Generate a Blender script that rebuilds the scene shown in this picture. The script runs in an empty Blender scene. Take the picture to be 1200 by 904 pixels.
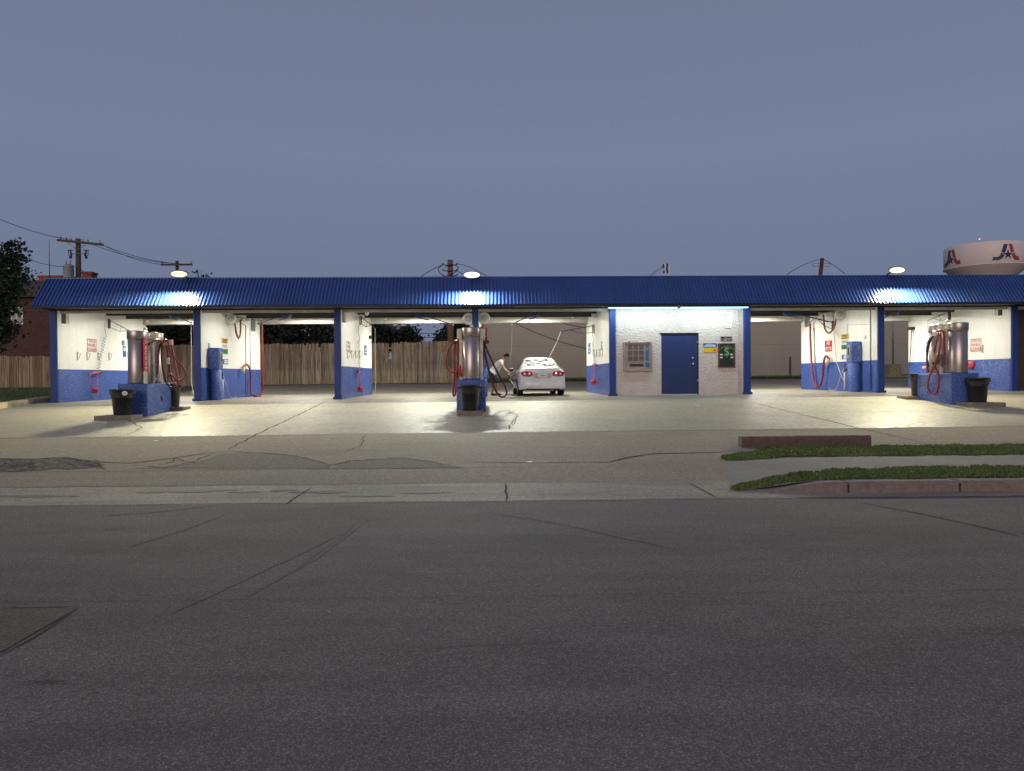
import bpy, math, random
from mathutils import Vector, Matrix
R = math.radians
PI = math.pi
random.seed(7)
scn = bpy.context.scene
col = scn.collection

# ------------------------------------------------------------------ camera
FPX = 870.0
EYE = Vector((0, 0, 1.6))
def _cam_axes():
    yaw, pitch, roll = R(1.32), R(-0.593), math.atan(0.0065)
    fwd = Vector((math.sin(yaw) * math.cos(pitch), math.cos(yaw) * math.cos(pitch), math.sin(pitch)))
    right = fwd.cross(Vector((0, 0, 1))).normalized()
    up = right.cross(fwd).normalized()
    r2 = right * math.cos(roll) - up * math.sin(roll)
    u2 = up * math.cos(roll) + right * math.sin(roll)
    return fwd, r2, u2
FWD, RGT, UPV = _cam_axes()
cam_data = bpy.data.cameras.new('camera')
cam = bpy.data.objects.new('camera', cam_data)
col.objects.link(cam)
m3 = Matrix((RGT, UPV, -FWD)).transposed()
cam.matrix_world = Matrix.Translation(EYE) @ m3.to_4x4()
cam_data.sensor_width = 36.0
cam_data.lens = 36.0 * FPX / 1200.0
cam_data.clip_start = 0.05
cam_data.clip_end = 3000
scn.camera = cam

def ray(px, py):
    return FWD * FPX + RGT * (px - 600.0) + UPV * (452.0 - py)
def at(px, py, Y):
    """world point seen at a photo pixel, on the plane at distance Y"""
    d = ray(px, py)
    return EYE + d * (Y / d.y)
def atX(px, py, X):
    d = ray(px, py)
    return EYE + d * (X / d.x)

# ------------------------------------------------------------------ light and view
world = bpy.data.worlds.new('World')
scn.world = world
world.use_nodes = True
wn = world.node_tree
bg = wn.nodes['Background']
sky = wn.nodes.new('ShaderNodeTexSky')
sky.sky_type = 'NISHITA'
sky.sun_disc = False
SUN_EL, SUN_ROT = R(1.5), R(205)
sky.sun_elevation = SUN_EL
sky.sun_rotation = SUN_ROT
sky.air_density = 1.0
sky.dust_density = 1.5
# dusk haze: the clear-sky colour is pulled towards an even slate blue
geo = wn.nodes.new('ShaderNodeTexCoord')
sep = wn.nodes.new('ShaderNodeSeparateXYZ')
ramp = wn.nodes.new('ShaderNodeValToRGB')
wn.links.new(geo.outputs['Generated'], sep.inputs[0])
wn.links.new(sep.outputs['Z'], ramp.inputs[0])
e = ramp.color_ramp.elements
e[0].position = 0.0; e[0].color = (0.172, 0.203, 0.308, 1)
e[1].position = 1.0; e[1].color = (0.130, 0.150, 0.225, 1)
k = e.new(0.10); k.color = (0.158, 0.195, 0.305, 1)
k = e.new(0.28); k.color = (0.190, 0.225, 0.345, 1)
k = e.new(0.45); k.color = (0.175, 0.203, 0.308, 1)
mixs = wn.nodes.new('ShaderNodeMixRGB'); mixs.inputs[0].default_value = 0.06
sc_ = wn.nodes.new('ShaderNodeMixRGB'); sc_.blend_type = 'MULTIPLY'; sc_.inputs[0].default_value = 1
sc_.inputs[2].default_value = (10, 10, 10, 1)
wn.links.new(ramp.outputs[0], sc_.inputs[1])
wn.links.new(sc_.outputs[0], mixs.inputs[1])
wn.links.new(sky.outputs[0], mixs.inputs[2])
wn.links.new(mixs.outputs[0], bg.inputs[0])
bg.inputs[1].default_value = 0.1

sun_d = bpy.data.lights.new('sun', 'SUN')
sun_d.energy = 1.0
sun_d.angle = R(40)
sun_d.color = (1.0, 0.80, 0.68)
sun = bpy.data.objects.new('sun', sun_d)
col.objects.link(sun)
sdir = Vector((math.sin(R(200)), math.cos(R(200)), math.tan(R(13))))   # towards the afterglow, behind the camera
sun.rotation_euler = sdir.to_track_quat('Z', 'Y').to_euler()

scn.view_settings.view_transform = 'Standard'
scn.view_settings.look = 'None'
scn.view_settings.gamma = 1
scn.view_settings.exposure = 0
scn.view_settings.use_curve_mapping = False
FLOOD_W, BAY_W = 680.0, 128.0

# ------------------------------------------------------------------ ground shape
PROF = [(-60, 0.0), (9.62, 0.0), (10.9, 0.06), (17.2, 0.335), (22, 0.60), (26.6, 0.90), (34.6, 0.93),
        (36.5, 1.0), (43, 1.36), (46, 1.40), (900, 1.40)]
def prof(y):
    for (a, za), (b, zb) in zip(PROF, PROF[1:]):
        if y <= b:
            t = max(0, (y - a) / (b - a))
            return za + (zb - za) * t
    return PROF[-1][1]
def gz(x, y):
    t = min(1, max(0, (y - 9.6) / 12.0)); t = t * t * (3 - 2 * t)
    xx = max(-27, min(27, x))
    if y > 60: t = t * max(0, 1 - (y - 60) / 60)
    return prof(y) + 0.0052 * xx * t
def gp(px, py, extra=0.0, f=None):
    """where the sight line of a photo pixel meets the ground"""
    f = f or gz
    d = ray(px, py).normalized()
    t = 1.0
    while t < 300:
        p = EYE + d * t
        if p.z <= f(p.x, p.y) + extra: break
        t += 0.25
    lo, hi = t - 0.25, t
    for _ in range(24):
        mid = (lo + hi) / 2
        p = EYE + d * mid
        if p.z <= f(p.x, p.y) + extra: hi = mid
        else: lo = mid
    p = EYE + d * hi
    p.z = f(p.x, p.y) + extra
    return p

# ------------------------------------------------------------------ mesh building
OFF = {}
class MB:
    def __init__(s): s.v = []; s.f = []; s.m = []; s.s = []
    def add(s, vs, fs, m=0, smooth=False):
        b = len(s.v); s.v += [tuple(v) for v in vs]
        for f in fs: s.f.append(tuple(i + b for i in f)); s.m.append(m); s.s.append(smooth)
        return s
    def box(s, x0, x1, y0, y1, z0, z1, m=0, M=None):
        vs = [Vector((x, y, z)) for z in (z0, z1) for y in (y0, y1) for x in (x0, x1)]
        if M: vs = [M @ v for v in vs]
        return s.add(vs, [(0, 2, 3, 1), (4, 5, 7, 6), (0, 1, 5, 4), (2, 6, 7, 3), (0, 4, 6, 2), (1, 3, 7, 5)], m)
    def bbox(s, x0, x1, y0, y1, z0, z1, b=0.01, m=0, M=None):
        """box with chamfered edges"""
        X, Y, Z = (x0, x1), (y0, y1), (z0, z1)
        vs = []; idx = {}
        for i in (0, 1):
            for j in (0, 1):
                for k in (0, 1):
                    for a in range(3):
                        p = [X[i], Y[j], Z[k]]
                        for q, c in enumerate((i, j, k)):
                            if q != a: p[q] += b if c == 0 else -b
                        idx[(i, j, k, a)] = len(vs); vs.append(Vector(p))
        fs = []
        g = lambda i, j, k, a: idx[(i, j, k, a)]
        for c in (0, 1):
            q = [g(c, 0, 0, 0), g(c, 1, 0, 0), g(c, 1, 1, 0), g(c, 0, 1, 0)]; fs.append(tuple(q if c else q[::-1]))
            q = [g(0, c, 0, 1), g(0, c, 1, 1), g(1, c, 1, 1), g(1, c, 0, 1)]; fs.append(tuple(q if c else q[::-1]))
            q = [g(0, 0, c, 2), g(1, 0, c, 2), g(1, 1, c, 2), g(0, 1, c, 2)]; fs.append(tuple(q if c else q[::-1]))
        for c in (0, 1):
            for d in (0, 1):
                fs.append((g(c, d, 0, 0), g(c, d, 1, 0), g(c, d, 1, 1), g(c, d, 0, 1)))
                fs.append((g(c, 0, d, 0), g(c, 1, d, 0), g(c, 1, d, 2), g(c, 0, d, 2)))
                fs.append((g(0, c, d, 1), g(1, c, d, 1), g(1, c, d, 2), g(0, c, d, 2)))
        for i in (0, 1):
            for j in (0, 1):
                for k in (0, 1): fs.append((g(i, j, k, 0), g(i, j, k, 1), g(i, j, k, 2)))
        if M: vs = [M @ v for v in vs]
        return s.add(vs, fs, m)
    def tube(s, pts, r, n=8, m=0, caps=True, smooth=True):
        pts = [Vector(p) for p in pts]
        rs = r if isinstance(r, (list, tuple)) else [r] * len(pts)
        vs = []; prev = None
        for i, p in enumerate(pts):
            a = pts[max(0, i - 1)]; b = pts[min(len(pts) - 1, i + 1)]
            t = (b - a).normalized() if (b - a).length > 1e-9 else Vector((0, 0, 1))
            if prev is None:
                ref = Vector((0, 0, 1)) if abs(t.z) < 0.9 else Vector((1, 0, 0))
                u = t.cross(ref).normalized()
            else:
                u = (prev - t * prev.dot(t))
                u = u.normalized() if u.length > 1e-6 else t.orthogonal().normalized()
            prev = u; w = t.cross(u)
            for k in range(n):
                an = 2 * PI * k / n
                vs.append(p + (u * math.cos(an) + w * math.sin(an)) * rs[i])
        fs = []
        for i in range(len(pts) - 1):
            for k in range(n):
                fs.append((i * n + k, i * n + (k + 1) % n, (i + 1) * n + (k + 1) % n, (i + 1) * n + k))
        s.add(vs, fs, m, smooth)
        if caps:
            b = len(s.v) - len(vs)
            s.f.append(tuple(b + k for k in range(n))[::-1]); s.m.append(m); s.s.append(False)
            e0 = b + (len(pts) - 1) * n
            s.f.append(tuple(e0 + k for k in range(n))); s.m.append(m); s.s.append(False)
        return s
    def lathe(s, prof, c=(0, 0, 0), n=24, m=0, M=None, smooth=True):
        vs = []; fs = []
        for (r, z) in prof:
            for k in range(n):
                a = 2 * PI * k / n
                v = Vector((r * math.cos(a), r * math.sin(a), z))
                if M: v = M @ v
                vs.append(v + Vector(c))
        for i in range(len(prof) - 1):
            for k in range(n):
                fs.append((i * n + k, i * n + (k + 1) % n, (i + 1) * n + (k + 1) % n, (i + 1) * n + k))
        s.add(vs, fs, m, smooth)
        b = len(s.v) - len(vs)
        if prof[0][0] > 1e-4: s.f.append(tuple(b + k for k in range(n))[::-1]); s.m.append(m); s.s.append(False)
        if prof[-1][0] > 1e-4:
            e0 = b + (len(prof) - 1) * n
            s.f.append(tuple(e0 + k for k in range(n))); s.m.append(m); s.s.append(False)
        return s
    def prism(s, poly, a, b, axis='Y', m=0):
        """extrude a 2D outline between a and b along the axis"""
        n = len(poly)
        def P(p, t):
            if axis == 'Y': return (p[0], t, p[1])
            if axis == 'X': return (t, p[0], p[1])
            return (p[0], p[1], t)
        vs = [P(p, a) for p in poly] + [P(p, b) for p in poly]
        fs = [tuple(range(n))[::-1], tuple(range(n, 2 * n))]
        for i in range(n): fs.append((i, (i + 1) % n, n + (i + 1) % n, n + i))
        return s.add(vs, fs, m)
    def build(s, name, mats, parent=None, loc=None, shade=None, label=None):
        if not isinstance(mats, (list, tuple)): mats = [mats]
        me = bpy.data.meshes.new(name)
        o = bpy.data.objects.new(name, me)
        if parent is not None: off = OFF[parent.name]
        elif loc is not None: off = Vector(loc)
        else: off = Vector((0, 0, 0))
        me.from_pydata([(v[0] - off.x, v[1] - off.y, v[2] - off.z) for v in s.v], [], s.f)
        for mt in mats: me.materials.append(mt)
        me.polygons.foreach_set('material_index', s.m)
        me.polygons.foreach_set('use_smooth', s.s)
        me.update()
        col.objects.link(o)
        if parent is not None: o.parent = parent
        else: o.location = off
        OFF[o.name] = off
        if label: o['label'] = label
        return o
def tag(o, label, cat, group=None, kind=None):
    if label: o['label'] = label
    if cat: o['category'] = cat
    if group: o['group'] = group
    if kind: o['kind'] = kind
    return o
def thing(name, loc, label, cat, group=None):
    o = bpy.data.objects.new(name, None)
    o.empty_display_size = 0.2
    col.objects.link(o)
    o.location = loc
    OFF[o.name] = Vector(loc)
    return tag(o, label, cat, group)
def dup(root, loc, label, group=None, rotz=None):
    r = root.copy(); col.objects.link(r); r.location = loc
    if rotz is not None: r.rotation_euler = (0, 0, rotz)
    r['label'] = label
    if group: r['group'] = group
    for ch in list(root.children):
        c = ch.copy(); col.objects.link(c); c.parent = r
        for g in list(ch.children):
            d = g.copy(); col.objects.link(d); d.parent = c
    OFF[r.name] = Vector(loc)
    return r
def spline(pts, n=10):
    pts = [Vector(p) for p in pts]; out = []
    P = [pts[0] * 2 - pts[1]] + pts + [pts[-1] * 2 - pts[-2]]
    for i in range(1, len(P) - 2):
        a, b, c, d = P[i - 1:i + 3]
        for k in range(n):
            t = k / n
            out.append(0.5 * ((2 * b) + (c - a) * t + (2 * a - 5 * b + 4 * c - d) * t * t + (3 * b - a - 3 * c + d) * t ** 3))
    out.append(pts[-1]); return out
def text_into(mb, body, size, M, m=0, extrude=0.002):
    cu = bpy.data.curves.new('lettering', 'FONT'); cu.body = body; cu.size = size; cu.extrude = extrude
    cu.align_x = 'CENTER'; cu.align_y = 'CENTER'; cu.resolution_u = 3
    ob = bpy.data.objects.new('lettering', cu); col.objects.link(ob)
    dg = bpy.context.evaluated_depsgraph_get()
    me = bpy.data.meshes.new_from_object(ob.evaluated_get(dg))
    mb.add([M @ v.co for v in me.vertices], [tuple(p.vertices) for p in me.polygons], m)
    bpy.data.objects.remove(ob); bpy.data.curves.remove(cu); bpy.data.meshes.remove(me)
FRONT = Matrix(((1, 0, 0), (0, 0, -1), (0, 1, 0))).to_4x4()     # text facing -Y
FACE_R = Matrix(((0, 0, 1), (1, 0, 0), (0, 1, 0))).to_4x4()     # text on a wall facing +X
FACE_L = Matrix(((0, 0, -1), (-1, 0, 0), (0, 1, 0))).to_4x4()   # text on a wall facing -X
T = Matrix.Translation

# ------------------------------------------------------------------ materials
def mat(name, base, rough=0.6, metal=0.0, noise=None, bump=None, col2=None, spec=None, detail=6, coat=0, rvar=None, coord='Object', big=None, speck=None, spow=2.2):
    """noise=(scale, lo, hi) mixes base->col2; bump=(scale, strength, distance); big = (scale, colour, amount) for large blotches"""
    m = bpy.data.materials.new(name); m.use_nodes = True
    nt = m.node_tree; b = nt.nodes['Principled BSDF']
    b.inputs['Base Color'].default_value = (*base, 1)
    b.inputs['Roughness'].default_value = rough
    b.inputs['Metallic'].default_value = metal
    if spec is not None: b.inputs['Specular IOR Level'].default_value = spec
    if coat: b.inputs['Coat Weight'].default_value = coat
    tc = nt.nodes.new('ShaderNodeTexCoord')
    last = None
    if noise:
        n = nt.nodes.new('ShaderNodeTexNoise'); n.inputs['Scale'].default_value = noise[0]; n.inputs['Detail'].default_value = detail
        n.inputs['Roughness'].default_value = 0.65
        nt.links.new(tc.outputs[coord], n.inputs['Vector'])
        r = nt.nodes.new('ShaderNodeMapRange'); r.inputs[1].default_value = noise[1]; r.inputs[2].default_value = noise[2]
        nt.links.new(n.outputs[0], r.inputs[0])
        mx = nt.nodes.new('ShaderNodeMixRGB')
        mx.inputs[1].default_value = (*base, 1); mx.inputs[2].default_value = (*(col2 or [c * .6 for c in base]), 1)
        nt.links.new(r.outputs[0], mx.inputs[0]); last = mx.outputs[0]
        if rvar:
            rr = nt.nodes.new('ShaderNodeMapRange'); rr.inputs[3].default_value = rvar[0]; rr.inputs[4].default_value = rvar[1]
            nt.links.new(r.outputs[0], rr.inputs[0]); nt.links.new(rr.outputs[0], b.inputs['Roughness'])
    for bg_ in (big or []):
        n2 = nt.nodes.new('ShaderNodeTexNoise'); n2.inputs['Scale'].default_value = bg_[0]; n2.inputs['Detail'].default_value = 5
        n2.inputs['Distortion'].default_value = 0.6
        mp = nt.nodes.new('ShaderNodeMapping'); mp.inputs['Scale'].default_value = bg_[3] if len(bg_) > 3 else (1, 1, 1)
        nt.links.new(tc.outputs[coord], mp.inputs[0]); nt.links.new(mp.outputs[0], n2.inputs['Vector'])
        r2 = nt.nodes.new('ShaderNodeMapRange'); r2.inputs[1].default_value = 0.45; r2.inputs[2].default_value = 0.68
        r2.inputs[4].default_value = bg_[2]
        nt.links.new(n2.outputs[0], r2.inputs[0])
        mx2 = nt.nodes.new('ShaderNodeMixRGB')
        if last: nt.links.new(last, mx2.inputs[1])
        else: mx2.inputs[1].default_value = (*base, 1)
        mx2.inputs[2].default_value = (*bg_[1], 1)
        nt.links.new(r2.outputs[0], mx2.inputs[0]); last = mx2.outputs[0]
    if speck:
        vo = nt.nodes.new('ShaderNodeTexVoronoi'); vo.inputs['Scale'].default_value = speck[0]
        nt.links.new(tc.outputs[coord], vo.inputs['Vector'])
        sx = nt.nodes.new('ShaderNodeSeparateColor'); nt.links.new(vo.outputs['Color'], sx.inputs[0])
        pw = nt.nodes.new('ShaderNodeMath'); pw.operation = 'POWER'; pw.inputs[1].default_value = spow; nt.links.new(sx.outputs[0], pw.inputs[0])
        mr3 = nt.nodes.new('ShaderNodeMapRange'); mr3.inputs[3].default_value = speck[1]; mr3.inputs[4].default_value = speck[2]
        nt.links.new(pw.outputs[0], mr3.inputs[0])
        ml = nt.nodes.new('ShaderNodeMixRGB'); ml.blend_type = 'MULTIPLY'; ml.inputs[0].default_value = 1
        nt.links.new(last, ml.inputs[1]); nt.links.new(mr3.outputs[0], ml.inputs[2]); last = ml.outputs[0]
    if last: nt.links.new(last, b.inputs['Base Color'])
    if bump:
        nb = nt.nodes.new('ShaderNodeTexNoise'); nb.inputs['Scale'].default_value = bump[0]; nb.inputs['Detail'].default_value = 4
        nt.links.new(tc.outputs[coord], nb.inputs['Vector'])
        bp = nt.nodes.new('ShaderNodeBump'); bp.inputs['Strength'].default_value = bump[1]; bp.inputs['Distance'].default_value = bump[2]
        nt.links.new(nb.outputs[0], bp.inputs['Height']); nt.links.new(bp.outputs[0], b.inputs['Normal'])
    return m
def emit(name, colr, s):
    m = bpy.data.materials.new(name); m.use_nodes = True
    b = m.node_tree.nodes['Principled BSDF']
    b.inputs['Base Color'].default_value = (0.8, 0.8, 0.8, 1)
    b.inputs['Emission Color'].default_value = (*colr, 1); b.inputs['Emission Strength'].default_value = s
    return m

M_road = mat('road asphalt', (0.200, 0.178, 0.160), 0.9, noise=(30, .36, .64), col2=(0.145, 0.129, 0.117), detail=6, bump=(90, .2, .006), spec=.25, speck=(150, .74, 2.0), spow=4.0,
             big=[(.5, (0.105, 0.094, 0.087), .75, (.12, 1.3, 1)), (1.1, (0.11, 0.098, 0.09), .5, (.5, 1, 1)), (2.6, (0.215, 0.192, 0.172), .35, (.4, 1, 1))])
M_apron = mat('driveway asphalt', (0.32, 0.268, 0.195), 0.9, speck=(85, .72, 1.5), noise=(12, .36, .64), col2=(0.225, 0.187, 0.137), detail=5, bump=(70, .5, .01),
              big=[(.30, (0.19, 0.156, 0.115), .6, (.5, 1.6, 1)), (1.3, (0.33, 0.28, 0.205), .3)])
M_gutter = mat('gutter concrete', (0.42, 0.375, 0.29), 0.8, noise=(26, .38, .65), col2=(0.20, 0.18, 0.15), detail=8, bump=(60, .3, .006),
               big=[(.8, (0.15, 0.135, 0.11), .6, (.5, 2.5, 1))])
M_slab = mat('slab concrete', (0.34, 0.31, 0.24), 0.62, noise=(9, .35, .68), col2=(0.27, 0.24, 0.185), detail=9, bump=(30, .22, .006), rvar=(.42, .75),
             big=[(.22, (0.25, 0.22, 0.17), .75, (.6, 1.4, 1)), (1.1, (0.39, 0.36, 0.285), .5), (.55, (0.30, 0.265, 0.20), .55, (1.8, .6, 1))])
M_walk = mat('sidewalk concrete', (0.27, 0.25, 0.215), 0.85, noise=(14, .35, .68), col2=(0.18, 0.165, 0.14), detail=8, bump=(60, .3, .006),
             big=[(.9, (0.16, 0.145, 0.12), .6)])
M_curb = mat('red worn kerb concrete', (0.27, 0.215, 0.19), 0.85, noise=(12, .35, .7), col2=(0.16, 0.125, 0.11), detail=8, bump=(40, .5, .01),
             big=[(2.0, (0.25, 0.20, 0.17), .5)])
M_alley = mat('alley asphalt', (0.25, 0.215, 0.165), 0.85, noise=(20, .35, .65), col2=(0.15, 0.13, 0.10), detail=8, bump=(30, .4, .01), big=[(.4, (.30, .26, .20), .6)])
M_crack = mat('crack tar', (0.036, 0.030, 0.025), 0.95, noise=(20, .3, .7), col2=(.05, .042, .035))
M_crack_shade = mat('open crack and edge shade', (0.016, 0.014, 0.013), 0.95, noise=(20, .3, .7), col2=(.03, .026, .024))
M_overlay = mat('old asphalt overlay', (0.185, 0.158, 0.125), 0.92, speck=(75, .65, 1.7), noise=(12, .36, .64), col2=(0.135, 0.115, 0.09), detail=5, bump=(50, .5, .012))
M_pot = mat('broken dark asphalt', (0.12, 0.102, 0.086), 0.92, speck=(30, .4, 1.8), noise=(5, .4, .6), col2=(.045, .038, .034), detail=8, bump=(18, .6, .03))
M_patch = mat('brown road patch', (0.16, 0.128, 0.093), 0.85, noise=(45, .36, .66), col2=(.05, .042, .033), detail=9, bump=(70, .6, .01))
M_soil = mat('soil', (0.075, 0.068, 0.04), 0.95, noise=(6, .4, .6), col2=(.035, .045, .018), bump=(12, .6, .05))
M_lawn = mat('lawn', (0.055, 0.085, 0.028), 0.95, noise=(8, .35, .65), col2=(.07, .065, .03), bump=(25, .8, .04))
M_blade = mat('grass blade', (0.085, 0.175, 0.030), 0.6, noise=(3, .35, .65), col2=(.14, .165, .05), big=[(1.3, (.035, .085, .015), .6)])
M_white = mat('white painted block', (0.84, 0.84, 0.79), 0.42, noise=(2.2, .42, .72), col2=(0.76, 0.76, 0.70), bump=(45, .35, .012),
              big=[(1.2, (.72, .72, .67), .3, (3, 3, .35))])
M_stucco = mat('off white stucco', (0.60, 0.52, 0.475), 0.8, noise=(3, .4, .7), col2=(0.52, 0.445, 0.40), bump=(15, 1.0, .05),
               big=[(1.1, (.54, .47, .43), .4, (2, 2, .5))])
M_bluew = mat('blue painted block', (0.040, 0.098, 0.38), 0.26, noise=(24, .53, .60), col2=(0.17, 0.25, 0.55), bump=(26, 1.0, .035),
              big=[(1.5, (.042, .08, .29), .5)])
M_bluem = mat('blue metal', (0.016, 0.033, 0.120), 0.35, noise=(4, .4, .7), col2=(0.012, 0.026, 0.095), bump=(60, .08, .003))
M_post = mat('blue painted post', (0.018, 0.052, 0.225), 0.5, noise=(9, .4, .7), col2=(0.018, 0.042, 0.18), bump=(30, .4, .01), spec=.3)
M_fascia = mat('blue ribbed sheet metal', (0.037, 0.092, 0.315), 0.33, metal=0.0, noise=(1.6, .35, .7), col2=(0.030, 0.072, 0.25), rvar=(.27, .38),
               big=[(5, (.042, .085, .26), .4, (1, 1, .2)), (1.3, (.028, .066, .23), .7, (1, .02, .02)), (7, (.05, .08, .20), .35, (1, .3, .06))])
M_dark = mat('soffit shade black', (0.004, 0.005, 0.008), 0.6, noise=(3, .4, .7))  # near-black: shade of the unlit eave underside put into the colour
M_galv = mat('galvanised purlin', (0.62, 0.61, 0.56), 0.45, metal=.0, noise=(2.5, .35, .7), col2=(0.46, 0.45, 0.41), big=[(1.2, (.45, .40, .33), .5, (.4, 3, 3))])
M_deck = mat('roof deck', (0.045, 0.042, 0.036), 0.6, noise=(1.5, .4, .7), col2=(0.025, 0.022, 0.018))
M_tar = mat('roof top', (0.12, 0.12, 0.12), 0.9, noise=(3, .4, .7))
M_steel = mat('brushed stainless', (0.50, 0.43, 0.40), 0.36, metal=1.0, noise=(2, .35, .7), col2=(0.42, 0.35, 0.32))
M_cream = mat('cream plastic', (0.62, 0.58, 0.48), 0.5, noise=(6, .4, .7))
M_whitep = mat('white plastic', (0.75, 0.74, 0.70), 0.4, noise=(6, .4, .7), col2=(.6, .59, .55))
M_grey = mat('grey metal', (0.33, 0.33, 0.32), 0.4, metal=.5, noise=(6, .4, .7))
M_fan = mat('grey fan housing', (0.40, 0.40, 0.37), 0.45, metal=.2, noise=(9, .4, .7), col2=(.26, .25, .23))
M_red = mat('red hose rubber', (0.26, 0.024, 0.026), 0.4, noise=(9, .4, .7), col2=(0.16, 0.014, 0.016))
M_redd = mat('dark hose rubber', (0.070, 0.010, 0.014), 0.42, noise=(9, .4, .7), col2=(.03, .006, .008))
M_coral = mat('coral brush plastic', (0.62, 0.045, 0.055), 0.45, noise=(20, .4, .7))
M_pink = mat('pale pink plastic', (0.72, 0.38, 0.35), 0.5, noise=(9, .4, .7))
M_blk = mat('black rubber', (0.012, 0.012, 0.012), 0.5, noise=(9, .4, .7), col2=(.02, .02, .02))
M_can = mat('black bin plastic', (0.018, 0.018, 0.018), 0.42, noise=(7, .4, .7), col2=(.03, .03, .028), bump=(18, .3, .01))
M_pad = mat('bin pad concrete', (0.25, 0.205, 0.165), 0.85, noise=(9, .35, .68), col2=(.16, .13, .105), bump=(30, .5, .01))
M_stop = mat('worn cream kerb block', (0.62, 0.52, 0.31), 0.8, noise=(6, .4, .65), col2=(.30, .25, .16), bump=(25, .6, .015))
M_rust = mat('red brown parking block', (0.16, 0.100, 0.078), 0.85, noise=(9, .35, .7), col2=(.085, .055, .043), bump=(30, .6, .012))
M_redsign = mat('red sign', (0.52, 0.018, 0.022), 0.4, noise=(9, .4, .7))
M_yel = mat('yellow sign', (0.70, 0.46, 0.02), 0.4, noise=(9, .4, .7), col2=(.6, .4, .02))
M_grn = mat('green sign', (0.02, 0.24, 0.06), 0.4, noise=(9, .4, .7))
M_bsign = mat('blue sign', (0.035, 0.12, 0.36), 0.4, noise=(9, .4, .7))
M_ink = mat('dark ink', (0.03, 0.03, 0.035), 0.5, noise=(9, .4, .7))
M_inkr = mat('red ink', (0.55, 0.10, 0.10), 0.5, noise=(9, .4, .7))
M_inkg = mat('green ink', (0.16, 0.42, 0.12), 0.5, noise=(9, .4, .7))
M_wht = mat('white ink', (0.80, 0.80, 0.80), 0.5, noise=(9, .4, .7), col2=(.7, .7, .7))
M_taupe = mat('taupe vending metal', (0.33, 0.26, 0.22), 0.45, metal=.1, noise=(9, .4, .7), col2=(.27, .21, .18))
M_pane = mat('dark vending pane', (0.10, 0.065, 0.055), 0.2, noise=(25, .35, .65), col2=(.17, .12, .10))
M_gold = mat('bronze frame', (0.16, 0.085, 0.045), 0.4, metal=.3, noise=(9, .4, .7))
M_tan = mat('tan metal siding', (0.42, 0.38, 0.305), 0.6, noise=(.5, .35, .7), col2=(.38, .34, .27), bump=(3, .1, .01))
M_block = mat('old beige block', (0.42, 0.33, 0.19), 0.9, noise=(9, .35, .65), col2=(.24, .19, .11), bump=(20, .5, .02))
M_pole = mat('pole wood', (0.13, 0.092, 0.065), 0.9, noise=(9, .35, .65), col2=(.07, .05, .036), bump=(30, .5, .01))
M_polel = mat('pale pole', (0.35, 0.32, 0.27), 0.8, noise=(5, .35, .65))
M_wire = mat('wire', (0.015, 0.015, 0.018), 0.6, noise=(9, .4, .7))
M_trans = mat('transformer grey', (0.34, 0.35, 0.36), 0.5, noise=(5, .4, .7), col2=(.26, .26, .27))
M_chim = mat('chimney brick', (0.33, 0.085, 0.045), 0.85, noise=(9, .4, .6), col2=(.22, .055, .03), bump=(20, .5, .01))
M_shing = mat('shingles', (0.115, 0.075, 0.062), 0.9, noise=(7, .4, .6), col2=(.07, .047, .04), bump=(15, .5, .02))
M_bark = mat('bark', (0.06, 0.045, 0.032), 0.95, noise=(9, .4, .6), bump=(20, .6, .02))
M_leaf = mat('leaf', (0.022, 0.042, 0.014), 0.6, noise=(1.1, .35, .65), col2=(.045, .068, .022))
M_leafd = mat('far leaf', (0.012, 0.020, 0.009), 0.8, noise=(1.1, .35, .65), col2=(.022, .032, .014))
M_tower = mat('tower paint', (0.80, 0.68, 0.63), 0.55, noise=(.25, .35, .7), col2=(.74, .62, .57))
M_navy = mat('navy paint', (0.022, 0.035, 0.085), 0.5, noise=(1, .4, .7))
M_tred = mat('red paint', (0.42, 0.055, 0.045), 0.5, noise=(1, .4, .7))
M_carp = mat('white car paint', (0.78, 0.78, 0.79), 0.22, coat=.8, noise=(5, .45, .75), col2=(0.62, 0.62, 0.63))
M_glass = mat('car glass', (0.02, 0.024, 0.028), 0.06, noise=(5, .4, .7), col2=(.03, .034, .038))
M_foam = mat('soap foam', (0.74, 0.74, 0.76), 0.6, noise=(6.5, .44, .50), col2=(0.05, 0.06, 0.075), bump=(30, .4, .01), detail=3)
M_lampr = mat('tail lamp red', (0.60, 0.022, 0.03), 0.15, noise=(20, .4, .6), col2=(.32, .012, .02))
M_lampc = mat('tail lamp clear', (0.75, 0.50, 0.50), 0.12, noise=(20, .4, .6))
M_skin = mat('skin', (0.36, 0.19, 0.125), 0.5, noise=(9, .4, .7), col2=(.30, .155, .10))
M_hair = mat('hair', (0.010, 0.008, 0.007), 0.95, spec=.1, noise=(60, .4, .7))
M_shirt = mat('white cotton', (0.78, 0.77, 0.73), 0.85, noise=(9, .4, .7), col2=(.70, .69, .66), bump=(14, .5, .02))
M_short = mat('navy cloth', (0.016, 0.020, 0.034), 0.85, noise=(9, .4, .7), bump=(14, .5, .02))
M_brown = mat('dark brown panel', (0.060, 0.036, 0.022), 0.6, noise=(1.5, .4, .7), col2=(.035, .022, .014), bump=(10, .2, .01))
E_flood = emit('flood lens warm', (1.0, 0.93, 0.30), 1.5)
E_floodw = emit('flood lens white', (0.93, 1.0, 0.80), 2.2)
E_halo = emit('warm halo glow', (1.0, .80, .10), 1.0)
E_halow = emit('white halo glow', (.80, 1.0, .50), 1.0)
E_led = emit('strip lens', (0.45, 0.85, 1.0), 2.0)
E_bay = emit('bay lamp lens', (1.0, 0.98, 0.86), 4)

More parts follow.
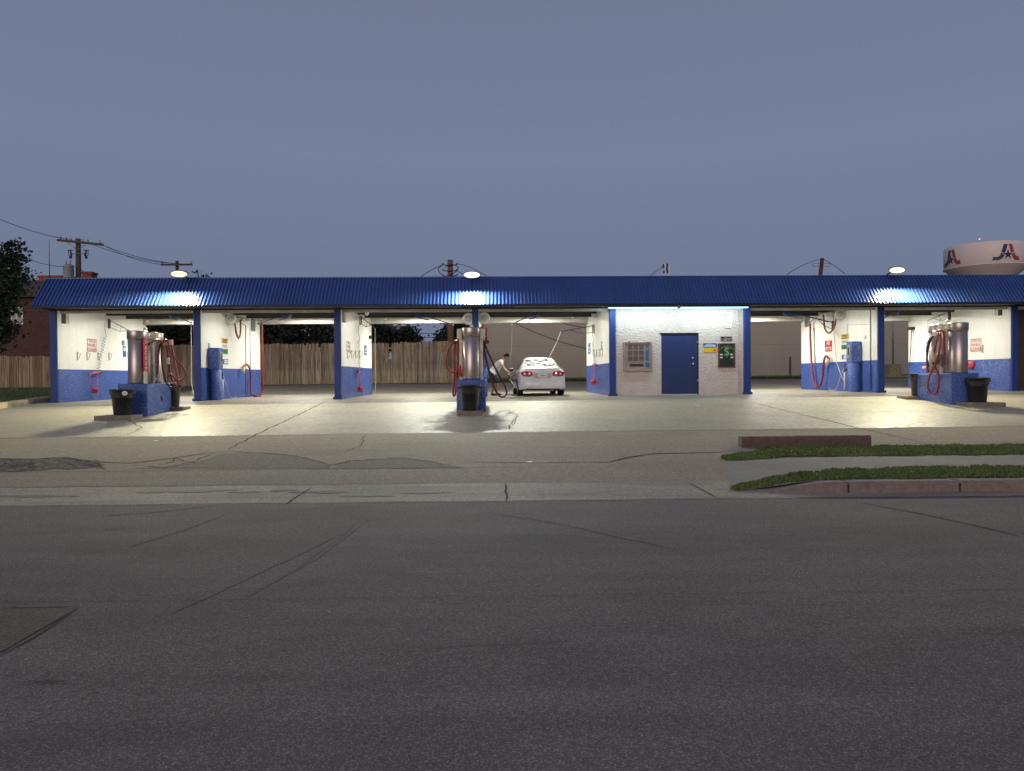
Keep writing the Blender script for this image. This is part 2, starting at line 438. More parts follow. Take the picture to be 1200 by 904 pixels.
def wood_mat():
    m = bpy.data.materials.new('weathered fence boards'); m.use_nodes = True
    nt = m.node_tree; b = nt.nodes['Principled BSDF']; b.inputs['Roughness'].default_value = .9
    g = nt.nodes.new('ShaderNodeNewGeometry'); tc = nt.nodes.new('ShaderNodeTexCoord')
    mp = nt.nodes.new('ShaderNodeMapping'); mp.inputs['Scale'].default_value = (22, 22, 1.1)
    n = nt.nodes.new('ShaderNodeTexNoise'); n.inputs['Scale'].default_value = 1; n.inputs['Detail'].default_value = 8
    nt.links.new(tc.outputs['Object'], mp.inputs[0]); nt.links.new(mp.outputs[0], n.inputs['Vector'])
    cr = nt.nodes.new('ShaderNodeValToRGB'); c = cr.color_ramp.elements
    c[0].position = .3; c[0].color = (.17, .125, .070, 1); c[1].position = .7; c[1].color = (.50, .39, .24, 1)
    nt.links.new(n.outputs[0], cr.inputs[0])
    mr = nt.nodes.new('ShaderNodeMapRange'); mr.inputs[3].default_value = .55; mr.inputs[4].default_value = 1.15
    nt.links.new(g.outputs['Random Per Island'], mr.inputs[0])
    hs = nt.nodes.new('ShaderNodeHueSaturation')
    nt.links.new(mr.outputs[0], hs.inputs['Value']); nt.links.new(cr.outputs[0], hs.inputs['Color'])
    nt.links.new(hs.outputs[0], b.inputs['Base Color'])
    return m
M_fence = wood_mat()
def brick_mat():
    m = bpy.data.materials.new('dark red brick'); m.use_nodes = True
    nt = m.node_tree; b = nt.nodes['Principled BSDF']; b.inputs['Roughness'].default_value = .9
    tc = nt.nodes.new('ShaderNodeTexCoord'); mp = nt.nodes.new('ShaderNodeMapping'); mp.inputs['Rotation'].default_value = (R(90), 0, 0)
    br = nt.nodes.new('ShaderNodeTexBrick'); br.inputs['Scale'].default_value = 1.6
    br.inputs['Color1'].default_value = (.13, .042, .034, 1); br.inputs['Color2'].default_value = (.07, .026, .024, 1); br.inputs['Mortar'].default_value = (.10, .07, .06, 1)
    br.inputs['Brick Width'].default_value = .4; br.inputs['Row Height'].default_value = .15; br.inputs['Mortar Size'].default_value = .02
    nt.links.new(tc.outputs['Object'], mp.inputs[0]); nt.links.new(mp.outputs[0], br.inputs['Vector']); nt.links.new(br.outputs[0], b.inputs['Base Color'])
    return m
M_brick = brick_mat()

# ------------------------------------------------------------------ ground sheets
def sheet(name, xs, ys, m, dz=0.0, f=gz):
    mb = MB(); vs = [(x, y, f(x, y) + dz) for y in ys for x in xs]; nx = len(xs)
    fs = [(j * nx + i, j * nx + i + 1, (j + 1) * nx + i + 1, (j + 1) * nx + i) for j in range(len(ys) - 1) for i in range(nx - 1)]
    mb.add(vs, fs); o = mb.build(name, m); o['kind'] = 'structure'; return o
def lin(a, b, n): return [a + (b - a) * i / n for i in range(n + 1)]
XW = [-300, -150, -80] + lin(-60, 60, 40) + [80, 150, 300]
sheet('terrain', [-1500, -300, -120, -60, -27, 0, 27, 60, 120, 300, 1500], [34.5, 36.5, 40, 43, 46, 60, 80, 120, 300, 1600], M_soil, -0.05)
sheet('street', XW, lin(-40, 9.62, 30), M_road)
sheet('gutter', XW, lin(9.62, 10.9, 3), M_gutter)
sheet('driveway', XW, lin(10.9, 17.2, 8), M_apron)
sheet('forecourt', XW, lin(17.2, 22, 6) + lin(23, 26.6, 4) + [30, 34.6], M_slab)
sheet('alley', XW, [34.6, 36.5, 38, 40, 42.2], M_alley)
sheet('lawn', XW, [42.2, 43, 46, 46.5], M_lawn)

def strip(mb, pts, w, dz=0.005, m=0, f=None, jit=0.0, taper=True, seg=0.12, wj=0.4):
    """thin line lying on the ground through world points"""
    f = f or gz
    P = []
    for a, b in zip(pts, pts[1:]):
        a = Vector(a); b = Vector(b); n = max(1, int((b - a).length / seg))
        for i in range(n):
            P.append(a + (b - a) * i / n)
    P.append(Vector(pts[-1]))
    jj = 0; kk = 0; L = []
    for i, p in enumerate(P):
        a = P[max(0, i - 1)]; b = P[min(len(P) - 1, i + 1)]
        t = Vector((b.x - a.x, b.y - a.y, 0)).normalized() if (b - a).length > 0 else Vector((1, 0, 0))
        nrm = Vector((-t.y, t.x, 0))
        jj = jj * .8 + random.uniform(-1, 1) * jit
        ww = w * (1 + random.uniform(-wj, wj)) * (min(1, 6 * i / len(P) + .15, 6 * (len(P) - 1 - i) / len(P) + .15) if taper else 1)
        for s in (-1, 1):
            q = p + nrm * (jj + s * ww / 2); L.append((q.x, q.y, f(q.x, q.y) + dz))
    mb.add(L, [(2 * i, 2 * i + 2, 2 * i + 3, 2 * i + 1) for i in range(len(P) - 1)], m)
def poly_ground(name, pts, m, dz, n=1):
    mb = MB(); mb.add([(p.x, p.y, gz(p.x, p.y) + dz) for p in pts], [tuple(range(len(pts)))])
    o = mb.build(name, m); o['kind'] = 'structure'; return o
def G(*pp): return [gp(a, b) for a, b in pp]

cr = MB()
J = dict(jit=.012)
strip(cr, [(-60, 17.2, 0), (60, 17.2, 0)], .028, taper=False, **J)                              # slab front joint
strip(cr, [(-60, 10.9, 0), (-6, 10.9, 0), (3, 10.9, 0)], .02, jit=.01)
strip(cr, [(-30, 12.25, 0), (2.9, 12.25, 0)], .014, jit=.01)
strip(cr, [(-60, 9.62, 0), (60, 9.62, 0)], .016, jit=.012)
strip(cr, [(-60, 24.6, 0), (60, 24.6, 0)], .018, jit=.004)
strip(cr, [(6, 20.6, 0), (60, 20.6, 0)], .03, **J)
strip(cr, G((383, 470), (300, 509), (262, 530)), .045, jit=.02)
strip(cr, G((878, 470), (905, 478), (1092, 521)), .032, jit=.01)
strip(cr, G((592, 567), (594, 588)), .025, **J)
strip(cr, G((806, 566), (840, 583)), .02, **J)
strip(cr, G((365, 572), (335, 592)), .02, **J)
strip(cr, G((605, 487), (600, 495), (597, 505)), .03, jit=.03)
strip(cr, G((590, 481), (605, 486), (600, 500)), .02, jit=.03)
strip(cr, G((130, 482), (166, 501), (150, 510)), .03, jit=.03)
strip(cr, G((430, 508), (422, 524), (400, 531)), .02, jit=.03)
strip(cr, G((385, 548), (410, 540), (470, 537), (505, 541), (520, 545)), .05, jit=.03)
strip(cr, G((60, 538), (150, 543), (200, 537), (265, 529)), .055, jit=.03)
strip(cr, G((265, 529), (320, 532), (360, 537), (390, 546)), .035, jit=.03)
strip(cr, G((540, 541), (620, 543), (715, 542), (760, 533), (820, 531)), .03, jit=.02)
strip(cr, G((715, 542), (735, 536), (765, 532), (850, 530)), .06, jit=.02)
strip(cr, G((150, 546), (190, 549), (235, 540), (262, 530)), .03, jit=.05)
strip(cr, G((185, 549), (205, 538), (225, 545)), .025, jit=.05)
# street cracks
strip(cr, [(-30, 5.42, 0), (2, 5.42, 0), (30, 5.46, 0)], .0045, jit=.006, wj=.9)



strip(cr, G((560, 600), (640, 612), (800, 646)), .012, jit=.02)
strip(cr, G((1003, 588), (1080, 603), (1150, 618), (1200, 630)), .022, jit=.02)
strip(cr, G((0, 711), (20, 713), (92, 712)), .02, jit=.004)
strip(cr, G((92, 712), (40, 748), (-10, 775)), .014, jit=.004)
strip(cr, G((470, 765), (560, 757), (680, 753)), .006, jit=.02)
for _ in range(34):
    x = random.uniform(-6, 7); y = random.uniform(3, 9)
    strip(cr, [(x, y, 0), (x + random.uniform(.08, .3), y + random.uniform(-.02, .02), 0)], .012, jit=.01)
o = cr.build('pavement_cracks', M_crack); o['kind'] = 'structure'
tm = MB()
for ps, w in (((( 290, 700), (345, 668), (420, 612)), .05), (((352, 668), (430, 610)), .035), (((150, 642), (215, 622), (262, 604)), .035), (((110, 606), (190, 600), (260, 592)), .03), (((200, 720), (330, 660), (400, 625)), .03)):
    strip(tm, G(*ps), w, dz=.003, jit=.006)
o = tm.build('street_marks', mat('faint tyre mark', (0.105, 0.094, 0.087), .9, noise=(14, .35, .6), col2=(.145, .13, .118))); o['kind'] = 'structure'
poly_ground('road_patch', [Vector((-9, 5.16, 0)), gp(92, 713), gp(0, 766), gp(-300, 890)], M_patch, .006)
# broken pothole strip on the left of the driveway
pm = MB(); random.seed(3)
for (a, b, top, bot, dens) in ((-60, 112, 538, 551, 90), (112, 180, 543, 549, 18)):
    pass
top = G((-90, 538), (0, 538), (40, 539), (75, 537), (112, 542), (124, 547)); bot = G((100, 549), (55, 551), (20, 553), (-40, 553), (-100, 552))
ring = []
for L in (top, bot):
    for a, b in zip(L, L[1:]):
        for i in range(7):
            p = a.lerp(b, i / 7); ring.append(p + Vector((random.uniform(-.05, .05), random.uniform(-.06, .06), 0)))
cx = sum(p.x for p in ring) / len(ring); cy = sum(p.y for p in ring) / len(ring)
mbp = MB(); mbp.add([(p.x, p.y, gz(p.x, p.y) + .006) for p in ring], [tuple(range(len(ring)))])
o = mbp.build('pothole_strip', M_pot); o['kind'] = 'structure'
rub = MB()
for _ in range(170):
    p = gp(random.uniform(-60, 116), random.uniform(540, 550))
    s = random.uniform(.012, .05); h = random.uniform(.004, .014); z = gz(p.x, p.y)
    n = random.choice((4, 5, 6)); a0 = random.random() * 6
    ptb = [(p.x + s * math.cos(a0 + i * 2 * PI / n) * random.uniform(.7, 1.5), p.y + s * math.sin(a0 + i * 2 * PI / n) * random.uniform(.6, 1), z) for i in range(n)]
    rub.add(ptb + [(x, y, z + h * random.uniform(.6, 1.2)) for x, y, _ in ptb], [tuple(range(n, 2 * n))] + [(i, (i + 1) % n, n + (i + 1) % n, n + i) for i in range(n)])
hc = MB(); random.seed(8)
strip(hc, G((-90, 537.6), (0, 538), (40, 538.6), (75, 536.8), (112, 542), (124, 547)), .07, dz=.012, jit=.02)  # shadow line under the broken upper edge, drawn as a dark strip
for _ in range(34):
    x = random.uniform(-70, 112); y = random.uniform(539, 546); k2 = random.uniform(10, 26)
    strip(hc, G((x, y), (x + k2 * .5, y + random.uniform(1, 3)), (x + k2, y + random.uniform(2, 6))), .022, dz=.011, jit=.02)
o = hc.build('pothole_cracks_and_shade', M_crack_shade); o['kind'] = 'structure'
o = rub.build('asphalt_rubble', M_apron); tag(o, 'loose crumbled asphalt along the broken edge of the driveway', 'rubble', kind='stuff')
poly_ground('asphalt_overlay', G((150, 549.5), (188, 548), (235, 540.5), (262, 531), (320, 532.5), (360, 537), (388, 546), (386, 549.5)), M_overlay, .003)
poly_ground('asphalt_overlay', G((388, 549.5), (400, 544), (430, 538.5), (475, 537.5), (505, 541), (545, 549)), M_overlay, .003)
# oil and water stains on the slab
M_stain = mat('oil stain', (0.19, 0.165, 0.13), 0.8, noise=(3, .4, .7), col2=(.20, .175, .14))
random.seed(11)
def blot(c, rx, ry, m, dz=.004):
    n = 26; ph = [random.uniform(0, 6) for _ in range(4)]
    pts = []
    for i in range(n):
        a = 2 * PI * i / n
        q = 1 + .22 * math.sin(2 * a + ph[0]) + .16 * math.sin(3 * a + ph[1]) + .1 * math.sin(5 * a + ph[2]) + .07 * math.sin(9 * a + ph[3])
        pts.append(Vector((c.x + rx * q * math.cos(a), c.y + ry * q * math.sin(a), 0)))
    return pts
st = MB()
for (px, py, rx, ry) in ((335, 462, 1.3, .35), (365, 464, .9, .3), (300, 461, .5, .2), (180, 577, .18, .08), (232, 576, .5, .08), (286, 577, .2, .05), (331, 575, .16, .08), (375, 577, .35, .09),
                         (25, 582, .7, .07), (500, 578, .3, .05), (425, 582, .3, .05), (575, 488, .3, .1), (620, 466, 1.0, .35), (480, 463, .9, .2)):
    ps = blot(gp(px, py), rx, ry, None)
    st.add([(p.x, p.y, gz(p.x, p.y) + .004) for p in ps], [tuple(range(len(ps)))])
o = st.build('ground_stains', M_stain); o['kind'] = 'structure'
sc = MB()
for (px, py) in ((545 / 3 * 1, 517), (620, 542), (436, 471), (818, 476), (815, 475), (398, 466)):
    p = gp(px, py); s = .05
    sc.add([(p.x - s, p.y, gz(p.x, p.y) + .005), (p.x + s, p.y - .02, gz(p.x, p.y) + .005), (p.x + s * .8, p.y + .09, gz(p.x, p.y) + .012), (p.x - s * .7, p.y + .07, gz(p.x, p.y) + .006)], [(0, 1, 2, 3)])
o = sc.build('paper_scraps', M_wht); tag(o, 'small white scraps of litter scattered on the pavement', 'litter', kind='stuff')

# ------------------------------------------------------------------ right verge: kerb, grass, sidewalk
def vx0(y): return 3.22 + .28 * (y - 10.1) if y < 12.5 else 3.89 + .36 * (y - 12.5)
def vz(x, y):
    t = min(1, max(0, (x - vx0(y)) / 1.3)); t = t * t * (3 - 2 * t)
    return (.155 + .018 * (y - 10.0) + .012 * max(0, (x - 4) / 10)) * t + (gz(x, y) + .006) * (1 - t)
XV = lin(3.6, 5, 12) + lin(5.5, 30, 30)
def vsheet(name, x0f, ys, m, dz=0.0):
    mb = MB(); nx = 44; vs = []
    for y in ys:
        x0 = x0f(y)
        for i in range(nx + 1):
            x = x0 + (34 - x0) * (i / nx) ** 1.8
            vs.append((x, y, vz(x, y) + dz))
    fs = [(j * (nx + 1) + i, j * (nx + 1) + i + 1, (j + 1) * (nx + 1) + i + 1, (j + 1) * (nx + 1) + i) for j in range(len(ys) - 1) for i in range(nx)]
    return mb.add(vs, fs)
def up_y(px, py): return gp(px, py, f=vz)
print('verge', up_y(1000, 562), up_y(1000, 548), up_y(1000, 538), up_y(1000, 524), up_y(850, 541), up_y(862, 560), gp(845, 566), gp(865, 529))
Y_K0, Y_K1 = 9.95, 10.13
def curb_x0(y): return 3.0
k = MB()
xs = lin(3.05, 5.4, 14) + lin(6, 34, 40)
def kh(x):
    t = min(1, max(0, (x - 3.05) / 1.6)); return t * t * (3 - 2 * t)
for i, (a, b) in enumerate(zip(xs, xs[1:])):
    for q in (0,):
        A = []; 
        for x in (a, b):
            bend = .30 * (1 - kh(x)) ** 2
            top = vz(x, Y_K1) * kh(x) + (gz(x, Y_K1) + .008) * (1 - kh(x))
            A.append([(x, Y_K0 - .02 + bend, -.02), (x, Y_K0 - .01 + bend, max(.004, top - .03)), (x, Y_K0 + .02 + bend, top), (x, Y_K1 + bend * .4 + .01, top + .002)])
        for j in range(3): k.add([A[0][j], A[1][j], A[1][j + 1], A[0][j + 1]], [(0, 1, 2, 3)])
o = k.build('kerb', M_curb); o['kind'] = 'structure'
kj = MB()
for px in (995, 1130, 1290):
    x = gp(px, 578).x
    kj.add([(x - .012, Y_K0 - .026, 0), (x + .012, Y_K0 - .026, 0), (x + .02, Y_K0 - .016, .13), (x - .012, Y_K0 - .016, .13)], [(0, 1, 2, 3)])
    kj.add([(x - .012, Y_K0 - .016, vz(x, 10) + .0), (x + .012, Y_K0 - .016, vz(x, 10)), (x + .022, Y_K1, vz(x, Y_K1) + .007), (x - .01, Y_K1, vz(x, Y_K1) + .007)], [(0, 1, 2, 3)])
o = kj.build('kerb_joints', M_crack); o['kind'] = 'structure'
o = vsheet('sidewalk', vx0, lin(Y_K1, 14.6, 14), M_walk, -.002).build('sidewalk', M_walk); o['kind'] = 'structure'
def strip_range(which, x):
    if which == 0:
        t = min(1, max(0, (x - 3.25) / 3.0)) ** .6; ya = 10.2; yb = ya + .06 + 1.0 * t
    else:
        t = min(1, max(0, (x - 3.95) / 1.5)) ** .6; ya = 12.72 - .05 * t; yb = ya + .05 + 1.45 * t
    e_ = .05 * math.sin(x * 5.1) + .04 * math.sin(x * 12.7 + 1) + .025 * math.sin(x * 31)
    return ya + e_ * .5, yb + e_
for which, x0 in ((0, 3.3), (1, 4.0)):
    so_ = MB(); vs = []
    XS = lin(x0, 8, 90) + lin(8.1, 30, 200)
    for x in XS:
        ya, yb = strip_range(which, x)
        for q in (0, .33, .66, 1): y = ya + (yb - ya) * q; vs.append((x, y, vz(x, y) + .006))
    so_.add(vs, [(4 * i + j, 4 * i + 4 + j, 4 * i + 5 + j, 4 * i + 1 + j) for i in range(len(XS) - 1) for j in range(3)])
    o = so_.build('verge_soil', M_soil); o['kind'] = 'structure'
# verge rear lip down to the lot
lip = MB()
XV = lin(vx0(14.6), 6, 6) + lin(7, 30, 20)
for a, b in zip(XV, XV[1:]):
    lip.add([(a, 14.6, vz(a, 14.6)), (b, 14.6, vz(b, 14.6)), (b, 14.75, gz(b, 14.75) - .01), (a, 14.75, gz(a, 14.75) - .01)], [(0, 1, 2, 3)])
o = lip.build('verge_edge', M_soil); o['kind'] = 'structure'
def grass(name, y0, y1, xs0, n, label, hmax=.075, tip=None):
    mb = MB(); random.seed(len(name)); vs = []; fs = []
    for i in range(n):
        u_ = random.random() ** 1.7
        x = xs0 + (30 - xs0) * u_
        ya, yb = strip_range(int(tip), x)
        if yb - ya < .03 or random.random() > min(1, (yb - ya) / .9): continue
        y = random.uniform(ya, yb) + random.gauss(0, .012)
        cl = .5 + .5 * math.sin(x * 2.3 + y * 3) * math.sin(x * 6.1 - y * 5)
        h = hmax * random.uniform(.4, 1.05) * (.65 + .45 * cl); a = random.random() * PI; w = random.uniform(.006, .013)
        z = vz(x, y) + .0; lx, ly = random.uniform(-.6, .6) * h, random.uniform(-.6, .6) * h
        b = len(vs)
        dx, dy = w * math.cos(a), w * math.sin(a)
        vs += [(x - dx, y - dy, z - .005), (x + dx, y + dy, z - .005), (x + lx * .4 + dx * .7, y + ly * .4 + dy * .7, z + h * .6), (x + lx * .4 - dx * .7, y + ly * .4 - dy * .7, z + h * .6), (x + lx, y + ly, z + h)]
        fs += [(b, b + 1, b + 2, b + 3), (b + 3, b + 2, b + 4)]
    mb.add(vs, fs); o = mb.build(name, M_blade); tag(o, label, 'grass', kind='stuff'); return o
grass('kerb_grass', 10.22, 11.33, 3.3, 62000, 'short green grass strip between the kerb and the sidewalk', .05, 0)
grass('verge_grass', 12.5, 14.3, 4.0, 66000, 'short green grass strip between the sidewalk and the forecourt', .05, 1)
# left lawn patch beside the building
pl = [gp(-130, 492), gp(0, 479), gp(56, 468.5), Vector((-16.2, 34.6, 0)), Vector((-70, 34.6, 0))]
def lawnf(p, dz): return (p.x, p.y, gz(p.x, p.y) + dz)
lm = MB(); rows = []
LA = [gp(-400, 516), gp(-130, 492), gp(0, 479), gp(56, 469)]
lm.add([lawnf(LA[0], .03), lawnf(LA[1], .03), lawnf(LA[2], .03), lawnf(LA[3], .03), lawnf(Vector((-15.95, 28, 0)), .03), lawnf(Vector((-15.95, 34.7, 0)), .03), lawnf(Vector((-60, 34.7, 0)), .03), lawnf(Vector((-60, 20, 0)), .03)],
       [(0, 1, 2, 3, 4, 5, 6, 7)])
o = lm.build('side_lawn', M_lawn); o['kind'] = 'structure'
sheet('rear_lawn', lin(-60, -15.8, 20), [34.6, 36.5, 38, 40, 42.2], M_lawn, .03)
gm = MB(); vs = []; fs = []; random.seed(5)
for i in range(26000):
    y = random.uniform(26.0, 42.5); x = -15.95 - random.random() * 14
    if y < 29 and x > -17.5 + 0: 
        if y < LA[3].y + (LA[3].x - x) * -.0: pass
    p0 = LA[2].lerp(LA[3], 0)
    # keep to the lawn side of the edging
    ex = LA[3] - LA[2]; side = ex.x * (y - LA[2].y) - ex.y * (x - LA[2].x)
    if side < 0.15 or (y < 28 and x > LA[3].x): continue
    h = random.uniform(.03, .10); w = .014; a = random.random() * PI; z = gz(x, y) + .02; b = len(vs)
    dx, dy = w * math.cos(a), w * math.sin(a)
    vs += [(x - dx, y - dy, z), (x + dx, y + dy, z), (x + random.uniform(-.04, .04), y + random.uniform(-.04, .04), z + h)]; fs.append((b, b + 1, b + 2))
gm.add(vs, fs); o = gm.build('lawn_grass', M_blade); tag(o, 'dark grass of the lawn left of the car wash', 'grass', kind='stuff')
gm = MB(); vs = []; fs = []
for i in range(14000):
    y = random.uniform(44.6, 45.9); x = random.uniform(-3, 30); h = random.uniform(.05, .22); w = .02; z = gz(x, y); b = len(vs); a = random.random() * PI
    dx, dy = w * math.cos(a), w * math.sin(a)
    vs += [(x - dx, y - dy, z), (x + dx, y + dy, z), (x + random.uniform(-.06, .06), y, z + h)]; fs.append((b, b + 1, b + 2))
gm.add(vs, fs); o = gm.build('alley_weeds', M_blade); tag(o, 'ragged weeds along the foot of the tan warehouse wall', 'weeds', kind='stuff')

# kerb blocks
def long_block(name, a, b, w, h, m, label, cat, cut=True):
    a = Vector(a); b = Vector(b); d = (b - a); L = Vector((d.x, d.y, 0)).length; t = Vector((d.x, d.y, 0)).normalized(); n = Vector((-t.y, t.x, 0))
    mb = MB(); z0 = a.z - .03
    N = 30; vs = []; pr = [(-w / 2, 0), (-w / 2, h * .72), (-w / 2 + w * .16, h), (w / 2 - w * .16, h), (w / 2, h * .72), (w / 2, 0)]
    for i in range(N + 1):
        p = a + t * (L * i / N) + Vector((0, 0, (b.z - a.z) * i / N))
        u = i / N; lift = .015 if cut and (.18 < u < .34 or .66 < u < .82) else -.02
        for (q, z) in pr:
            zz = z if z > 0 else lift
            if z == 0: zz = lift
            j = random.uniform(-.004, .004)
            vs.append(p + n * (q + j) + Vector((0, 0, zz + (j if z else 0))))
    k = len(pr); fs = [(i * k + j, i * k + (j + 1) % k, (i + 1) * k + (j + 1) % k, (i + 1) * k + j) for i in range(N) for j in range(k)]
    fs += [tuple(range(k))[::-1], tuple(N * k + j for j in range(k))]
    mb.add(vs, fs); o = mb.build(name, m, loc=a); return tag(o, label, cat)
a = up_y(866, 529.5); b = up_y(1018, 526.5)
print('block', a, b)
a = at(867, 528, 14.35); b = at(1018, 526, 14.35); a.z = vz(a.x, 14.35) + .0; b.z = vz(b.x, 14.35)
long_block('parking_block', a, b, .22, .20, M_rust, 'long red brown concrete parking block behind the grass strip at the right', 'parking block')
a = gp(-45, 486); b = gp(55, 471.5)
long_block('kerb_block', a, b, .32, .21, M_stop, 'worn cream kerb block edging the lawn at the far left', 'kerb block')
a = Vector((-14.6, 36.2, 0)); a.z = gz(a.x, a.y); b = Vector((-11.6, 36.2, 0)); b.z = gz(b.x, b.y)
long_block('kerb_block', a, b, .2, .15, M_stop, 'cream kerb block by the grass behind the leftmost wash bay', 'kerb block')

# ------------------------------------------------------------------ car wash building
YF, YR = 26.8, 33.5
WPX = [65, 232.5, 396.5, 557.5, 717.5, 875, 1031, 1187]
WX = [at(p, 443, YF).x for p in WPX]
print('walls', [round(x, 2) for x in WX])
FX0, FX1 = WX[0] - .12, WX[7] + 6.2
FB, FT = (25.62, 4.13), (26.48, 5.17)
CEIL = 4.36
bld = thing('car_wash', (0, YF, .9), 'long white and blue self service car wash with blue ribbed mansard fascia', 'car wash')
def zfl(x): return gz(x, 27.5)
HW = .10
for i, x in enumerate(WX):
    if i == 4 or i == 5: pass
    zb = zfl(x) + 1.19
    w = MB()
    w.box(x - HW, x + HW, YF + .02, YR, zb, CEIL, 0)
    w.box(x - HW, x + HW, YF + .02, YR, .5, zb, 1)
    if i == 0:   # square vent recess plate
        pass
    w.build('side_wall', [M_white, M_bluew], bld)
    p = MB(); p.bbox(x - HW - .015, x + HW + .015, YF - .13, YF + .015, .5, FB[1] + .02, .012)
    p.bbox(x - HW - .06, x + HW + .06, YF - .18, YF + .0, .5, zfl(x) + .09, .015)
    if i not in (0, 7):
        pass
    p.build('post', M_post, bld)
    t = MB(); s = 1 if i < 4 else -1
    if i not in (4, 5): 
        t.box(x + s * (HW + .017), x + s * (HW + .032), YF - .06, YF + .06, zb, FB[1] - .03); t.build('lit_edge_strip', M_white, bld)  # added white strip stands for the post edge lit by the bay lamps
# square vent openings on the end walls
def wall_rect(mb, X, px0, px1, py0, py1, th, m=0):
    a = atX(px0, (py0 + py1) / 2, X); b = atX(px1, (py0 + py1) / 2, X)
    c = atX((px0 + px1) / 2, py0, X); d = atX((px0 + px1) / 2, py1, X)
    y0, y1 = sorted((a.y, b.y)); z0, z1 = sorted((c.z, d.z))
    mb.box(min(X, X + th), max(X, X + th), y0, y1, z0, z1, m); return (y0 + y1) / 2, (z0 + z1) / 2, y1 - y0, z1 - z0
RX = [x + HW for x in WX]; LX = [x - HW for x in WX]
v = MB(); wall_rect(v, RX[0] + .001, 72, 76.5, 364.5, 379.5, .02, 0); wall_rect(v, RX[0] + .001, 76.6, 81, 364.5, 379.5, .008, 1)
v.build('vent_recess', [M_blk, M_cream], bld)
v = MB(); wall_rect(v, LX[7] - .001, 1165.5, 1170, 354, 370, -.008, 1); wall_rect(v, LX[7] - .001, 1170.1, 1174.5, 354, 370, -.02, 0)
v.build('vent_recess', [M_blk, M_cream], bld)
for (i, s, a, b, y0, y1) in ((1, 1, 294, 298, 374, 388), (2, 1, 401, 403.5, 362, 378), (6, -1, 944, 949, 371, 383)):
    v = MB(); wall_rect(v, (RX if s > 0 else LX)[i] + .001 * s, a, b, y0, y1, .05 * s); v.build('vent_plate', M_grey, bld)
# office front
OX0, OX1 = WX[4] + HW + .02, WX[5] - HW - .02
dx0, dx1 = at(775, 443, YF).x, at(818, 443, YF).x; dzt = at(796, 391.5, YF).z
zf = gz(OX0, YF)
ow = MB()
ow.box(OX0, dx0 - .03, YF, YF + .2, .5, CEIL); ow.box(dx1 + .03, OX1, YF, YF + .2, .5, CEIL); ow.box(dx0 - .03, dx1 + .03, YF, YF + .2, dzt + .04, CEIL)
ow.build('front_wall', M_stucco, bld)
rw = MB(); rw.box(WX[4] + HW, WX[5] - HW, YR - .2, YR - .01, .5, CEIL); rw.build('rear_wall', M_white, bld)
d = MB(); d.bbox(dx0 + .01, dx1 - .01, YF + .03, YF + .08, gz(dx0, YF) + .05, dzt - .01, .006)
door = d.build('door', M_bluem, bld)
h = MB(); hx = at(812, 434, YF).x
Mk = Matrix.Rotation(R(90), 4, 'X')
h.lathe([(.0, 0), (.045, 0), (.045, .02), (.02, .03), (.02, .06), (.04, .065), (.045, .09), (.03, .105), (0, .11)], (hx, YF + .03, at(812, 427, YF).z), 16, M=Mk)
h2 = MB(); h2.lathe([(0, 0), (.035, 0), (.035, .02), (0, .025)], (hx - .0, YF + .03, at(812, 420, YF).z), 14, M=Mk)
h2.build('door_lock', M_steel, door)
h.build('door_handle', M_steel, door)
for py in (401, 446):
    hg = MB(); z = at(818, py, YF).z; hg.box(dx1 - .04, dx1 + .05, YF + .012, YF + .028, z - .03, z + .03)
    hg.build('latch_plate', M_steel, door)
fr = MB(); fr.box(dx0 - .03, dx0 + .01, YF + .02, YF + .12, .5, dzt + .04, 0); fr.box(dx1 - .01, dx1 + .03, YF + .02, YF + .12, .5, dzt + .04, 1); fr.box(dx0 - .06, dx1 + .01, YF - .02, YF + .015, dzt - .0, dzt + .035, 1)
fr.box(dx0 + .01, dx1 - .01, YF + .02, YF + .12, .5, gz(dx0, YF) + .04, 0)
fr.build('door_frame', [M_stucco, M_blk], bld)
cd = MB(); cxx = at(865.5, 400, YF).x
cd.tube([(cxx, YF - .012, at(865, 365, YF).z), (cxx, YF - .012, zf + .1)], .013, 6); cd.build('conduit', M_stucco, bld)

# fascia with ribs
fm = MB(); pit = .125; prof_r = [(0, 0), (.030, 0), (.044, .042), (.076, .042), (.090, 0)]
n = int((FX1 - FX0) / pit); vs = []
yv, zv = FT[0] - FB[0], FT[1] - FB[1]; ln = math.hypot(yv, zv); nn = (-zv / ln, yv / ln)
for i in range(n):
    for (dx, dh) in prof_r:
        x = FX0 + i * pit + dx
        vs.append((x, FB[0] + nn[0] * dh, FB[1] + nn[1] * dh)); vs.append((x, FT[0] + nn[0] * dh, FT[1] + nn[1] * dh))
fm.add(vs, [(2 * i, 2 * i + 2, 2 * i + 3, 2 * i + 1) for i in range(len(vs) // 2 - 1)])
fas = fm.build('ribbed_fascia', M_fascia, bld)
FXE = FX0 + n * pit
tr = MB(); tr.bbox(FX0 - .02, FXE, FT[0] - .03, FT[0] + .12, FT[1] - .0, FT[1] + .045, .005)
tr.build('ridge_cap', M_fascia, bld)
tr = MB(); tr.prism([(FB[0] + .0, FB[1] - .02), (FT[0] + .02, FT[1] - .01), (FT[0] + .1, FT[1] - .01), (FT[0] + .1, FB[1] - .02)], FX0 - .02, FX0 - .002, 'X'); tr.build('fascia_end', M_fascia, bld)
tr = MB(); tr.box(FX0 - .02, FXE, FB[0] - .012, FB[0] + .012, FB[1] - .06, FB[1] + .0); tr.build('drip_edge', M_dark, bld)
so = MB(); so.box(FX0, FXE, FB[0] + .013, YF - .13, FB[1] - .01, FB[1] + .02); so.box(FX0, FXE, YF - .17, YF - .135, FB[1] - .055, FB[1] - .0105); so.build('soffit', M_dark, bld)  # second box is an added dark board that widens the shaded eave band
